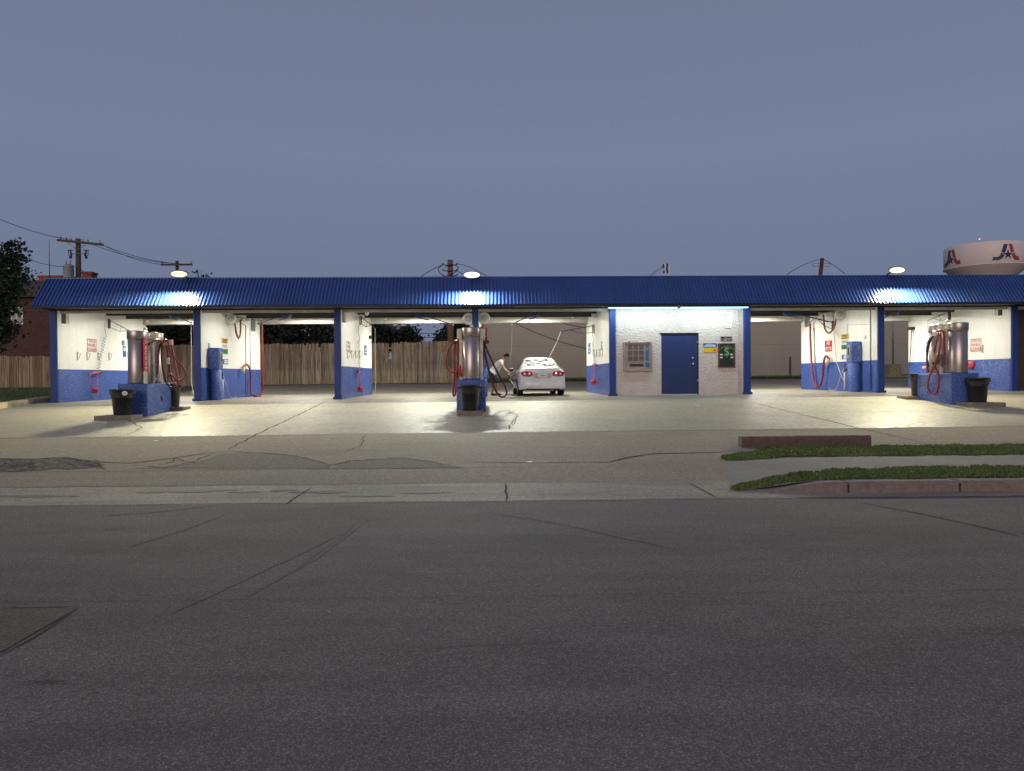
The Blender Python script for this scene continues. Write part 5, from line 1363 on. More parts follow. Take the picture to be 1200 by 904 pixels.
# ------------------------------------------------------------------ brick house
YB = 52
hx0, hx1 = at(-70, 400, YB).x, at(112, 400, YB).x
zg = 1.2; ze = at(20, 345.5, YB).z; zr = at(60, 329.5, YB + 5).z
t = thing('brick_house', ((hx0 + hx1) / 2, YB, zg), 'dark red brick house with shingled roof behind the left tree', 'house')
m_ = MB(); m_.box(hx0, hx1, YB, YB + 10, .8, ze); m_.build('wall', M_brick, t)
m_ = MB(); q = .5; yc_ = YB + 5; zr = ze + 1.9
vs = [(hx0 - q, YB - q, ze), (hx1 + q, YB - q, ze), (hx1 + q, YB + 10 + q, ze), (hx0 - q, YB + 10 + q, ze), (hx0 + 5.5, yc_, zr), (hx1 - 3.5, yc_, zr)]
m_.add(vs, [(0, 1, 5, 4), (1, 2, 5), (2, 3, 4, 5), (3, 0, 4), (3, 2, 1, 0)]); roof = m_.build('roof', M_shing, t)
m_ = MB(); m_.box(hx0 - q, hx1 + q, YB - q - .03, YB - q + .02, ze - .2, ze + .02); m_.build('gutter_board', M_brown, t)
def chim(px0, px1, py0, Y, par):
    a = at(px0, py0, Y); b = at(px1, py0, Y); c = MB(); c.bbox(a.x + .06, b.x - .06, Y, Y + .8, ze + .2, a.z - .18, .01); c.bbox(a.x, b.x, Y - .06, Y + .86, a.z - .178, a.z, .02)
    c.build('chimney', M_chim, par)
chim(44, 73, 323, YB + 3.6, roof); chim(95, 108, 318.5, YB + 3.6, roof)
a = at(14, 362, YB); b = at(26, 379, YB)
m_ = MB(); m_.box(a.x - .08, b.x + .08, YB - .05, YB - .002, b.z - .08, a.z + .08); wf = m_.build('window', M_whitep, t)
m_ = MB(); m_.box(a.x, b.x, YB - .06, YB - .052, b.z, a.z); m_.build('pane', mat('dusk window glass', (.10, .12, .14), .1, noise=(2, .4, .7), col2=(.16, .18, .20)), wf)
m_ = MB(); m_.box((a.x + b.x) / 2 - .03, (a.x + b.x) / 2 + .03, YB - .07, YB - .061, b.z, a.z); m_.build('glazing_bar', M_whitep, wf)
a = at(57.5, 281, YB + 1); m_ = MB(); m_.tube([Vector((a.x, YB + 1, ze)), a], [.035, .012], 6); o_ = m_.build('antenna_mast', M_wire, loc=(a.x, YB + 1, ze)); tag(o_, 'thin antenna mast standing above the brick house roof', 'antenna')
# parked car roof glimpsed behind the low fence
# ------------------------------------------------------------------ utility poles and wires
def pole(px, top_py, Y, label, arm=None, m=M_pole, r=.15, lean=0):
    b = at(px, 440, Y); zb = gz(b.x, Y) - .3; top = at(px, top_py, Y); t = thing('utility_pole', (b.x, Y, zb), label, 'utility pole')
    p = MB(); p.tube([Vector((top.x - lean, Y, zb)), top], [r * 1.15, r * .85], 12); p.build('pole', m, t)
    return t, top
t1, top1 = pole(91.5, 280, 47, 'wooden utility pole with wide crossarm and transformer above the left end of the roof', r=.17)
a = at(67, 281.5, 46.8); b = at(121, 287, 46.8); c = MB(); 
Mz = T((a + b) / 2) @ Matrix.Rotation(math.atan2(-(b.z - a.z), (b.x - a.x)), 4, 'Y'); L_ = (b - a).length / 2
c.bbox(-L_, L_, -.06, .06, -.07, .07, .01, M=Mz); arm1 = c.build('crossarm', M_pole, t1)
c = MB(); c.tube([top1 + Vector((-.55, -.2, -.28)), top1 + Vector((0, -.2, -.7))], .02, 6); c.build('arm_brace', M_grey, t1)
c = MB(); c.tube([top1 + Vector((.55, -.2, -.42)), top1 + Vector((0, -.2, -.8))], .02, 6); c.build('arm_brace', M_grey, t1)
for s, px in ((-1, 82.5), (1, 101)):
    p = at(px, 294, 46.8); c = MB(); c.tube([at(91.5, 297.5, 46.8), at(px, 297.5, 46.8)], .03, 6); c.build('cutout_bracket', M_grey, t1)
    c = MB(); c.bbox(p.x - .16, p.x + .16, p.y - .04, p.y + .04, p.z + .0, p.z + .05, .01); c.tube([p, p + Vector((-.06 * s, 0, -.25)), p + Vector((0, 0, -.5))], [.03, .07, .05], 8); c.tube([p + Vector((.1 * s, 0, 0)), p + Vector((.12 * s, 0, -.2)), p + Vector((.04 * s, 0, -.48))], .02, 6); c.build('fuse_cutout', M_blk, t1)
for px in (71, 78, 83.5, 97, 103, 117.5):
    v_ = (px - 67) / 54; p = a.lerp(b, v_) + Vector((0, 0, .07)); c = MB(); c.lathe([(.03, 0), (.05, .05), (.03, .09), (.045, .14), (0, .19)], p, 10); c.build('insulator', M_grey, arm1)
p = at(80.5, 327, 46.6); c = MB(); c.lathe([(.0, 0), (.28, .02), (.30, .10), (.30, .70), (.33, .74), (.33, .80), (.20, .90), (.0, .92)], p, 20); c.build('transformer', M_trans, t1)
for dx in (-.15, .12):
    c = MB(); c.lathe([(.03, 0), (.055, .06), (.035, .10), (.05, .16), (.02, .26)], p + Vector((dx, 0, .88)), 8); c.build('bushing', M_grey, t1)
t2, top2 = pole(207.5, 306, 50, 'utility pole with plain crossarm behind the left floodlight', r=.12)
a = at(188.5, 310.3, 49.8); b = at(225.5, 311, 49.8); c = MB(); c.bbox(a.x, b.x, a.y - .06, a.y + .06, a.z - .06, a.z + .05, .01); arm2 = c.build('crossarm', M_pole, t2)
for px in (190, 205.5, 224):
    p = at(px, 309.5, 49.8); c = MB(); c.lathe([(.03, 0), (.06, .05), (.03, .09), (.05, .15), (0, .2)], p, 8); c.build('insulator', M_grey, arm2)
M_pole2 = mat('orange brown pole wood', (0.25, 0.12, 0.065), 0.9, noise=(7, .35, .65), col2=(.17, .08, .045), bump=(20, .4, .01))  # orange brown wood tone with darker noise
t3, top3 = pole(527.5, 305, 45, 'orange brown utility pole with tangled wires behind the middle bay', m=M_pole2, r=.19)
for (sx, z_) in ((-1, -.35), (1, -.35), (-1, -.7), (1, -.7), (-1, -1.05), (1, -1.0)):
    c = MB(); p = top3 + Vector((0, -.2, z_)); c.tube([p, p + Vector((sx * .35, 0, .03)), p + Vector((sx * .45, 0, .12))], [.03, .03, .05], 6); c.build('insulator', M_blk, t3)
t4, top4 = pole(963.5, 303, 48, 'leaning reddish utility pole above the roof right of the office', m=mat('red brown pole wood', (.17, .05, .035), .9, noise=(7, .35, .65)), r=.14, lean=.9)
t5, top5 = pole(467.5, 376, 95, 'pale distant pole in the sky gap of the third bay', m=M_polel, r=.25)
c = MB(); c.box(top5.x - 1.6, top5.x + 1.6, top5.y - .1, top5.y + .1, top5.z - .9, top5.z - .7); c.build('crossarm', M_pole, t5)
def wire(pts, label, r=.018, n=14):
    c = MB(); c.tube(spline(pts, n), r, 5, caps=False); o_ = c.build('overhead_wire', M_wire, loc=pts[0]); return tag(o_, label, 'wire')
def sag(a, b, s, n=6): return [a.lerp(b, i / n) - Vector((0, 0, s * 4 * (i / n) * (1 - i / n))) for i in range(n + 1)]
wire(sag(at(-40, 238, 40), at(83, 281, 46.8), .3), 'overhead wire coming in from the upper left to the crossarm pole')
wire(sag(at(33, 304, 44), at(78, 313, 46.6), .1), 'wire between the left tree and the transformer', .015)
wire(sag(at(120, 287, 46.8), at(190, 310, 49.8), .22), 'upper wire between the two left utility poles', .016)
wire(sag(at(103, 284.5, 46.8), at(205, 309, 49.8), .25), 'middle wire between the two left utility poles', .016)
wire(sag(at(117, 286, 46.8), at(224, 310, 49.8), .3), 'lower wire between the two left utility poles', .016)
wire(sag(at(94, 316, 46.8), at(124, 330, 48), .05), 'short service wire dropping right from the transformer pole')
wire(sag(top3 + Vector((-.4, -.2, -.3)), at(480, 335, 40), -.12), 'drooping wire leaving the orange pole to the left', .02)
wire(sag(top3 + Vector((.4, -.2, -.25)), at(585, 335, 40), -.22), 'arching wire leaving the orange pole to the right', .016)
wire(sag(top3 + Vector((.4, -.2, -.7)), at(560, 335, 41), -.1), 'short wire leaving the orange pole to the right', .02)
wire([top3 + Vector((-.45, -.3, -.35)), top3 + Vector((-.7, -.3, -.6)), top3 + Vector((-.35, -.3, -1.0)), top3 + Vector((.2, -.3, -.85)), top3 + Vector((.5, -.3, -.5)), top3 + Vector((.1, -.3, -.3)), top3 + Vector((-.3, -.3, -.45))], 'coil of slack cable around the top of the orange pole', .025)
wire(sag(top4 + Vector((-.1, 0, -.05)), at(922, 322, 40), -.12), 'wire running down left from the leaning pole', .018)
wire(sag(top4 + Vector((.1, 0, -.05)), at(990, 321, 40), -.04), 'wire running down right from the leaning pole', .018)
wire([top4 + Vector((-.1, 0, -.35)), top4 + Vector((-.6, 0, -.33)), top4 + Vector((-.55, 0, -.52)), top4 + Vector((-.1, 0, -.5))], 'small wire loop left of the leaning pole', .012)
wire([top4 + Vector((.1, 0, -.35)), top4 + Vector((.5, 0, -.33)), top4 + Vector((.45, 0, -.52)), top4 + Vector((.05, 0, -.5))], 'small wire loop right of the leaning pole', .012)
wire(sag(at(596, 375, 41), at(760, 415, 41), .55), 'long dark wire sagging across the tan warehouse behind the white car', .02)
wire(sag(at(640, 374, 42), at(770, 393, 42), .2), 'upper dark wire across the tan warehouse behind the white car', .02)
wire(sag(at(440, 388, 80), at(560, 392, 80), .1), 'faint far wire crossing the sky gap in the third bay', .03)
wire(sag(at(440, 393, 80), at(560, 396, 80), .1), 'lower faint far wire crossing the sky gap in the third bay', .03)
# rooftop mast pair beyond the office
a = at(781, 328, 60); t = thing('rooftop_mast', a, 'pair of short white masts with dark equipment above the roof over the office', 'mast')
for px in (779.3, 784.3):
    c = MB(); c.tube([at(px, 340, 60), at(px, 309, 60)], .055, 8); c.build('mast', M_wht, t)
c = MB(); p = at(777.5, 312.5, 60); c.bbox(p.x - .06, p.x + .05, 59.9, 60.1, p.z - .15, p.z + .18, .02); c.build('equipment', M_blk, t)
c = MB(); p = at(778, 319, 60); c.bbox(p.x - .05, p.x + .05, 59.9, 60.1, p.z - .1, p.z + .1, .02); c.build('equipment', M_blk, t)
c = MB(); c.tube([at(782.2, 309, 60), at(781.5, 316, 60), at(782.5, 320, 60)], .07, 6); c.build('equipment', M_blk, t)
wire(sag(at(776, 313, 59.9), at(760, 325, 50), .0), 'wire slanting down left from the short white masts', .02)

# ------------------------------------------------------------------ water tower
TY = 120.0
TR = 6.0
tcx, tcy = 80.5, TY
zb_ = 19.0; zt_ = 22.35
t = thing('water_tower', (tcx, tcy, 1.2), 'pale pink water tower with a navy and red emblem above the roof', 'water tower')
c = MB(); c.lathe([(1.9, 0), (1.6, zb_ - 4.0), (1.9, zb_ - 3.2)], (tcx, tcy, 0), 48); c.build('shaft', M_tower, t)
hh = zt_ - zb_
c = MB(); c.lathe([(1.9, zb_ - 3.2), (3.9, zb_ - 1.7), (TR - .3, zb_ - .25), (TR, zb_ + .0), (TR, zt_), (TR - .12, zt_ + .22), (TR * .8, zt_ + .42), (TR * .4, zt_ + .62), (0, zt_ + .68)], (tcx, tcy, 0), 96); c.build('tank', M_tower, t)
c = MB(); c.lathe([(TR + .02, zb_ - .06), (TR + .06, zb_), (TR + .02, zb_ + .06)], (tcx, tcy, 0), 96); c.build('rim', M_tower, t)
c = MB(); p = Vector((tcx - 1.0, tcy, zt_ + .6)); c.tube([p, p + Vector((0, 0, .75))], .03, 6); c.build('beacon_mast', M_grey, t)
c = MB(); c.lathe([(0, 0), (.10, .05), (.10, .18), (0, .22)], p + Vector((0, 0, .75)), 10); c.build('beacon', emit('beacon red', (1, .25, .2), 2.5), t)
def emblem(th0, label):
    """shapes in tangent coordinates wrapped on the tank; u to the right, v up, unit = emblem height"""
    H = hh * .76; vc = zb_ + hh * .50
    def W(u, v, r):
        th = th0 + u * H / TR
        return (tcx + r * math.sin(th), tcy - r * math.cos(th), vc + v * H)
    def strip2(name, L, Rr, m):
        mb = MB(); n_ = len(L); vs = []
        for a, b in zip(L, Rr):
            for r in (TR + .01, TR + .05):
                vs.append(W(a[0], a[1], r)); vs.append(W(b[0], b[1], r))
        fs = []
        for i in range(n_ - 1):
            q = i * 4; fs += [(q + 2, q + 3, q + 7, q + 6), (q, q + 4, q + 5, q + 1), (q, q + 2, q + 6, q + 4), (q + 1, q + 5, q + 7, q + 3)]
        mb.add(vs, fs); mb.build(name, m, t)
    # left leg: leans left, hooks out to a foot
    strip2('emblem_navy_leg', [(-.235, .5), (-.33, .15), (-.40, -.10), (-.46, -.22), (-.58, -.27), (-.80, -.27)], [(-.005, .5), (-.10, .15), (-.19, -.17), (-.30, -.36), (-.52, -.48), (-.86, -.48)], M_navy)
    strip2('emblem_red_leg', [(.045, .5), (.14, .15), (.23, -.17), (.34, -.37), (.44, -.48), (.74, -.48)], [(.26, .5), (.35, .15), (.43, -.10), (.49, -.21), (.58, -.25), (.70, -.25)], M_tred)
    ms = MB(); mt = MB()
    for (mb, sc__, r0, r1) in ((mt, 1.22, TR + .051, TR + .06), (ms, .98, TR + .061, TR + .09)):
        for k_ in range(5):
            an = PI / 2 + k_ * 2 * PI / 5; R1 = .33 * sc__; R2 = .125 * sc__; cu, cv = .0, -.14
            o1 = (cu + R1 * math.cos(an), cv + R1 * math.sin(an)); i1 = (cu + R2 * math.cos(an - PI / 5), cv + R2 * math.sin(an - PI / 5)); i2 = (cu + R2 * math.cos(an + PI / 5), cv + R2 * math.sin(an + PI / 5))
            vs = [W(cu, cv, r1), W(*i1, r1), W(*o1, r1), W(*i2, r1), W(*i1, r0), W(*o1, r0), W(*i2, r0)]
            mb.add(vs, [(0, 1, 2, 3), (1, 4, 5, 2), (2, 5, 6, 3)])
    mt.build('emblem_star_outline', M_tower, t); ms.build('emblem_star', M_navy, t)
import math as _m
def th_for(px):
    best = None
    for i in range(-1500, 1500):
        th = i / 1000; P = Vector((tcx + TR * math.sin(th), tcy - TR * math.cos(th), 18)) - EYE
        x_ = 600 + FPX * P.dot(RGT) / P.dot(FWD)
        if best is None or abs(x_ - px) < best[0]: best = (abs(x_ - px), th)
    return best[1]
tha, thb = th_for(1181), th_for(1114)
emblem(tha, ''); emblem(thb, '')
emblem(tha + (tha - thb), '')

# ------------------------------------------------------------------ white car
CY = 27.55; CZ = gz(1.9, 28.5)
CXL = at(607.5, 455, CY).x; CXR = at(664, 455, CY).x; CX = (CXL + CXR) / 2; CW = (CXR - CXL) / 2
print('car half width', CW)
car = thing('white_car', (CX, CY, CZ), 'white sedan seen from behind with soap foam on its rear window', 'car')
CW_ = CW / .88
# station: s(length from tail), half width, sill z, shoulder z, top z, half width of top, 
ST = [(0.00, .80, .30, .86, 1.005, .66), (.05, .84, .26, .90, 1.03, .70), (.22, .865, .23, .93, 1.045, .72), (.52, .875, .22, .94, 1.07, .70), (.80, .88, .21, .945, 1.22, .615), (1.08, .88, .21, .95, 1.385, .575),
      (1.35, .88, .21, .95, 1.445, .565), (2.0, .885, .21, .945, 1.47, .575), (2.5, .885, .21, .94, 1.44, .575), (2.95, .88, .21, .935, 1.25, .62), (3.3, .875, .22, .93, 1.02, .70), (3.9, .86, .23, .86, .93, .68), (4.3, .82, .25, .78, .82, .62), (4.48, .72, .30, .66, .70, .52)]
def stn(s):
    for i in range(len(ST) - 1):
        if s <= ST[i + 1][0]: break
    a, b = ST[i], ST[i + 1]; p = ST[max(0, i - 1)]; q = ST[min(len(ST) - 1, i + 2)]
    t_ = (s - a[0]) / (b[0] - a[0]); out = []
    for k_ in range(1, 6):
        m0 = (b[k_] - p[k_]) / max(1e-6, b[0] - p[0]) * (b[0] - a[0]); m1 = (q[k_] - a[k_]) / max(1e-6, q[0] - a[0]) * (b[0] - a[0])
        if i == 0: m0 = b[k_] - a[k_]
        out.append((2 * t_**3 - 3 * t_**2 + 1) * a[k_] + (t_**3 - 2 * t_**2 + t_) * m0 + (-2 * t_**3 + 3 * t_**2) * b[k_] + (t_**3 - t_**2) * m1)
    return out
def sect(s, t_):
    """point of the body surface; t 0..1 from the sill round to the roof centre"""
    w, zs, zb, zt, wt = stn(s)
    K = [(w * .90, zs), (w * .985, zs + .10), (w * 1.0, (zs + zb) * .5), (w * .985, zb - .12), (w * .945, zb), (w * .945 + (wt - w * .945) * .5 - .0, zb + (zt - zb) * .50), (wt, zt - .035 - .03 * (zt - zb)), (wt * .82, zt - .008), (wt * .4, zt + .008), (0, zt + .012)]
    u = t_ * (len(K) - 1); i = min(len(K) - 2, int(u)); f = u - i
    if 3 <= i <= 5: 
        return (K[i][0] + (K[i + 1][0] - K[i][0]) * f, K[i][1] + (K[i + 1][1] - K[i][1]) * f)
    p0 = K[max(0, i - 1)]; p1 = K[i]; p2 = K[i + 1]; p3 = K[min(len(K) - 1, i + 2)]
    r_ = []
    for k_ in (0, 1): r_.append(.5 * (2 * p1[k_] + (p2[k_] - p0[k_]) * f + (2 * p0[k_] - 5 * p1[k_] + 4 * p2[k_] - p3[k_]) * f * f + (3 * p1[k_] - p0[k_] - 3 * p2[k_] + p3[k_]) * f ** 3))
    return r_
def cp(s, t_, side, off=0):
    x_, z_ = sect(s, t_)
    if off:
        e1 = sect(s, min(1, t_ + .01)); e0 = sect(s, max(0, t_ - .01)); d1 = (e1[0] - e0[0], e1[1] - e0[1]); l_ = math.hypot(*d1) or 1
        sA = sect(min(4.48, s + .02), t_); sB = sect(max(0, s - .02), t_); ny = -(sA[1] - sB[1]) / .04
        nx_, nz_ = d1[1] / l_, -d1[0] / l_
        nv = Vector((nx_, ny * abs(nz_), nz_ if False else -nz_ * -1)); 
        nv = Vector((nx_, ny * nz_, nz_)) if nz_ >= 0 else Vector((nx_, ny * -nz_, -nz_))
        nv.normalize(); x_ += nv.x * off; z_ += nv.z * off; s = s + nv.y * off
    return Vector((CX + side * x_, CY + s, CZ + z_))
def patch(mb, s0, s1, t0, t1, side, off, ns=8, nt=6, m=0, fn=None):
    vs = []
    for i in range(ns + 1):
        for j in range(nt + 1):
            s_, t_ = s0 + (s1 - s0) * i / ns, t0 + (t1 - t0) * j / nt
            if fn: s_, t_ = fn(i / ns, j / nt)
            vs.append(cp(s_, t_, side, off))
    fs = [(i * (nt + 1) + j, i * (nt + 1) + j + 1, (i + 1) * (nt + 1) + j + 1, (i + 1) * (nt + 1) + j) for i in range(ns) for j in range(nt)]
    if side < 0: fs = [f[::-1] for f in fs]
    mb.add(vs, fs, m, True)
b = MB(); SS = lin(0, 4.48, 64); NT = 36
for side in (-1, 1):
    vs = [cp(s_, j / NT, side) for s_ in SS for j in range(NT + 1)]
    fs = [(i * (NT + 1) + j, i * (NT + 1) + j + 1, (i + 1) * (NT + 1) + j + 1, (i + 1) * (NT + 1) + j) for i in range(len(SS) - 1) for j in range(NT)]
    if side < 0: fs = [f[::-1] for f in fs]
    b.add(vs, fs, 0, True)
for s_ in (0, 4.48):
    ring = [cp(s_, j / NT, 1) for j in range(NT + 1)] + [cp(s_, j / NT, -1) for j in range(NT - 1, -1, -1)]
    n_ = len(ring); cc = sum(ring, Vector()) / n_ + Vector((0, -.05 if s_ == 0 else .05, 0))
    b.add(ring + [cc], [(i, (i + 1) % n_, n_) if s_ else ((i + 1) % n_, i, n_) for i in range(n_)], 0, True)
b.box(CX - .78, CX + .78, CY + .1, CY + 4.3, CZ + .20, CZ + .24, 1)
b.build('body', [M_carp, M_blk], car)
g = MB()
for side in (-1, 1): patch(g, .60, 1.26, .66, 1.0, side, .008, 10, 10, fn=lambda u, v: (.62 + .52 * u, (.715 - .01 * u) + (.285 + .01 * u) * v))
g.build('rear_window', M_foam, car)
for side in (-1, 1):
    g = MB(); patch(g, 1.35, 2.05, .475, .63, side, .006, 8, 4, fn=lambda u, v: (1.32 + .72 * u + .18 * v * (1 - u), .475 + .155 * v)); g.build('side_window', M_glass, car)
    g = MB(); patch(g, 2.1, 2.9, .475, .63, side, .006, 8, 4, fn=lambda u, v: (2.1 + .85 * u - .35 * v * u, .475 + .155 * v)); g.build('side_window', M_glass, car)
g = MB()
for side in (-1, 1): patch(g, 2.65, 3.15, .68, 1.0, side, .008)
g.build('windscreen', M_glass, car)
def car_box(name, x0, x1, s0, s1, z0, z1, m, bev=.01, par=None):
    g = MB(); g.bbox(CX + x0, CX + x1, CY + s0, CY + s1, CZ + z0, CZ + z1, bev); return g.build(name, m, par or car)
# bumper: shaped bar with a ledge
g = MB(); N = 28; vs = []; pr = [(0.0, .24), (-.07, .27), (-.095, .40), (-.09, .56), (-.05, .605), (.06, .62)]
for i in range(N + 1):
    u = -1 + 2 * i / N; xx = u * .865; yb = .20 * abs(u) ** 5 + .02 * u * u
    for (y_, z_) in pr: vs.append((CX + xx, CY + y_ + yb, CZ + z_))
k_ = len(pr); g.add(vs, [(i * k_ + j, (i + 1) * k_ + j, (i + 1) * k_ + j + 1, i * k_ + j + 1) for i in range(N) for j in range(k_ - 1)], 0, True)
g.build('bumper', M_carp, car)
g = MB(); g.bbox(CX - .62, CX + .62, CY - .085, CY + .05, CZ + .215, CZ + .275, .01); g.build('bumper_valance', M_blk, car)
# boot lid lip and plate recess
g = MB(); vs = []; N = 20
for i in range(N + 1):
    u = -1 + 2 * i / N; xx = u * .64; yb = .05 * u * u
    for (y_, z_) in ((.0, .985), (-.045, 1.0), (-.05, 1.02), (.10, 1.05)): vs.append((CX + xx, CY + y_ + yb, CZ + z_))
g.add(vs, [(i * 4 + j, (i + 1) * 4 + j, (i + 1) * 4 + j + 1, i * 4 + j + 1) for i in range(N) for j in range(3)], 0, True); g.build('boot_lip', M_carp, car)
car_box('plate_recess', -.33, .33, -.055, .0, .665, .85, mat('recess shade grey', (.50, .48, .49), .4, noise=(9, .4, .7)), .012)  # flat panel, its grey stands for the shade inside the plate recess
pl_ = car_box('licence_plate', -.155, .155, -.066, -.056, .685, .835, M_wht, .002)
g = MB(); text_into(g, 'TXB 4172'[:3], .10, T((CX - .02, CY - .069, CZ + .76)) @ FRONT) if False else g.box(CX - .09, CX - .03, CY - .070, CY - .0665, CZ + .73, CZ + .79)
g.box(CX - .01, CX + .05, CY - .070, CY - .0665, CZ + .73, CZ + .80); g.box(CX + .065, CX + .11, CY - .070, CY - .0665, CZ + .73, CZ + .79); g.build('plate_marking', M_inkg, pl_)
for side in (-1, 1):
    g = MB(); pts = [(.36, .80), (.40, .90), (.60, .925), (.79, .90), (.815, .83), (.76, .745), (.52, .72), (.40, .745)]
    vs = []; 
    for y_ in (-.062, .05):
        for (x_, z_) in pts: vs.append((CX + side * x_, CY + y_ + .13 * max(0, x_ - .45) ** 1.4, CZ + z_))
    n_ = len(pts); g.add(vs, [tuple(range(n_)), tuple(range(n_, 2 * n_))[::-1]] + [(i, n_ + i, n_ + (i + 1) % n_, (i + 1) % n_) for i in range(n_)]); tl = g.build('tail_lamp', M_lampr, car)
    for xq in (.50, .66):
        g = MB(); g.lathe([(0, 0), (.045, 0), (.05, .01), (0, .02)], (CX + side * xq, CY - .066 + .13 * max(0, xq - .45) ** 1.4, CZ + .81), 14, M=Matrix.Rotation(R(90), 4, 'X')); g.build('reflector', M_lampc, tl)
    # mirrors
    g = MB(); g.bbox(CX + side * .90 - .0, CX + side * 1.08, CY + 2.72, CY + 2.86, CZ + .92, CZ + 1.07, .03) if side > 0 else g.bbox(CX - 1.08, CX - .90, CY + 2.72, CY + 2.86, CZ + .92, CZ + 1.07, .03)
    mr_ = g.build('wing_mirror', M_carp, car)
    g = MB(); xa, xb = sorted((CX + side * .915, CX + side * 1.065)); g.bbox(xa, xb, CY + 2.708, CY + 2.719, CZ + .94, CZ + 1.05, .003); g.build('mirror_glass', M_glass, mr_)
    for yw in (.86, 3.52):
        g = MB(); g.lathe([(.20, -.10), (.29, -.105), (.315, -.08), (.32, 0), (.315, .08), (.29, .105), (.20, .10)], (CX + side * .782, CY + yw, CZ + .318), 32, M=Matrix.Rotation(R(90), 4, 'Y')); wh = g.build('wheel', M_blk, car)
        g = MB(); g.lathe([(0, .07), (.05, .09), (.19, .085), (.205, .10)], (CX + side * .782, CY + yw, CZ + .318), 24, M=Matrix.Rotation(R(90 * side), 4, 'Y')); g.build('rim', M_grey, wh)
        g = MB(); vs = []; n_ = 24
        ring1 = []
        for i in range(n_ + 1):
            a_ = PI * i / n_; 
            for rr in (.33, .37):
                ring1.append((CX + side * (.878 if rr > .35 else .872), CY + yw + rr * math.cos(a_), CZ + .30 + rr * math.sin(a_)))
        g.add(ring1, [(2 * i, 2 * i + 1, 2 * i + 3, 2 * i + 2) for i in range(n_)])
        g.build('arch_trim', M_carp, car)
    for y0_ in (1.28, 2.08, 3.02):
        g = MB(); g.tube([cp(y0_, .10, side, .004), cp(y0_, .2, side, .004), cp(y0_, .3, side, .004), cp(y0_, .44, side, .004)], .005, 5); g.build('door_seam', M_ink, car)
car.rotation_euler = (0, 0, R(2.0))
g = MB(); g.tube([(CX + .35, CY - .02, CZ + .22), (CX + .35, CY - .09, CZ + .215)], .028, 10); g.build('exhaust_tip', M_grey, car)
# foam dripping off the car: clumps on boot and roof edge
foam = MB(); rnd = random.Random(9)
for _ in range(60):
    s_ = rnd.choice((rnd.uniform(.05, .55), rnd.uniform(1.2, 2.2))); tt = rnd.uniform(.72, .99); sd = rnd.choice((-1, 1)); p = cp(s_, tt, sd, .0)
    r_ = rnd.uniform(.015, .045); foam.lathe([(r_, 0), (r_ * .8, r_ * .4), (0, r_ * .5)], p, 8)
foam.build('foam_spots', M_wht, car)

# ------------------------------------------------------------------ stooping man
PX, PY = at(580.5, 440, 28.75).x, 28.75
PZ = gz(PX, PY)
def skin(name, V_, E_, Rr, root, m, parent, sub=2):
    me = bpy.data.meshes.new(name); me.from_pydata([Vector(v) for v in V_], E_, []); me.materials.append(m)
    o_ = bpy.data.objects.new(name, me); col.objects.link(o_)
    md = o_.modifiers.new('skin', 'SKIN'); md.use_smooth_shade = True
    for i, r_ in enumerate(Rr):
        r_ = r_ if isinstance(r_, tuple) else (r_, r_)
        me.skin_vertices[0].data[i].radius = r_; me.skin_vertices[0].data[i].use_root = (i == root)
    sd = o_.modifiers.new('sub', 'SUBSURF'); sd.levels = sub; sd.render_levels = sub
    dg = bpy.context.evaluated_depsgraph_get(); me2 = bpy.data.meshes.new_from_object(o_.evaluated_get(dg)); me2.name = name
    o_.modifiers.clear(); o_.data = me2
    for p_ in me2.polygons: p_.use_smooth = True
    if not me2.materials: me2.materials.append(m)
    o_.parent = parent; OFF[o_.name] = OFF[parent.name] if parent.name in OFF else Vector(); return o_
man = thing('person', (PX, PY, PZ), 'stooping person in white shirt and dark shorts washing beside the white car', 'person')
# joints in local metres, x towards the car
Jt = {'pel': (-.10, 0, .88), 'ab': (.00, 0, 1.02), 'ch': (.13, 0, 1.20), 'up': (.235, 0, 1.33), 'nk': (.31, 0, 1.40), 'hd0': (.345, 0, 1.45), 'hd1': (.39, 0, 1.53),
      'shL': (.21, .17, 1.30), 'elL': (.36, .22, 1.05), 'wrL': (.52, .14, .90), 'haL': (.58, .12, .87),
      'shR': (.21, -.17, 1.30), 'elR': (.33, -.23, 1.03), 'wrR': (.47, -.16, .84), 'haR': (.53, -.14, .80),
      'hiL': (-.09, .10, .83), 'knL': (.07, .12, .47), 'anL': (.04, .12, .09), 'toL': (.20, .13, .045),
      'hiR': (-.09, -.10, .83), 'knR': (-.02, -.13, .46), 'anR': (-.13, -.13, .10), 'toR': (.03, -.15, .045)}
RD = {'pel': (.13, .11), 'ab': (.115, .095), 'ch': (.13, .105), 'up': (.11, .09), 'nk': .055, 'hd0': .062, 'hd1': .075, 'shL': .062, 'elL': .042, 'wrL': .028, 'haL': .034, 'shR': .062, 'elR': .042, 'wrR': .028, 'haR': .034,
      'hiL': .09, 'knL': .058, 'anL': .040, 'toL': .035, 'hiR': .09, 'knR': .058, 'anR': .040, 'toR': .035}
names = list(Jt); ix = {n_: i for i, n_ in enumerate(names)}
Ed = [('pel', 'ab'), ('ab', 'ch'), ('ch', 'up'), ('up', 'nk'), ('nk', 'hd0'), ('hd0', 'hd1'), ('up', 'shL'), ('shL', 'elL'), ('elL', 'wrL'), ('wrL', 'haL'), ('up', 'shR'), ('shR', 'elR'), ('elR', 'wrR'), ('wrR', 'haR'),
      ('pel', 'hiL'), ('hiL', 'knL'), ('knL', 'anL'), ('anL', 'toL'), ('pel', 'hiR'), ('hiR', 'knR'), ('knR', 'anR'), ('anR', 'toR')]
body_v = [Jt[n_] for n_ in names]; body_e = [(ix[a_], ix[b_]) for a_, b_ in Ed]; body_r = [RD[n_] for n_ in names]
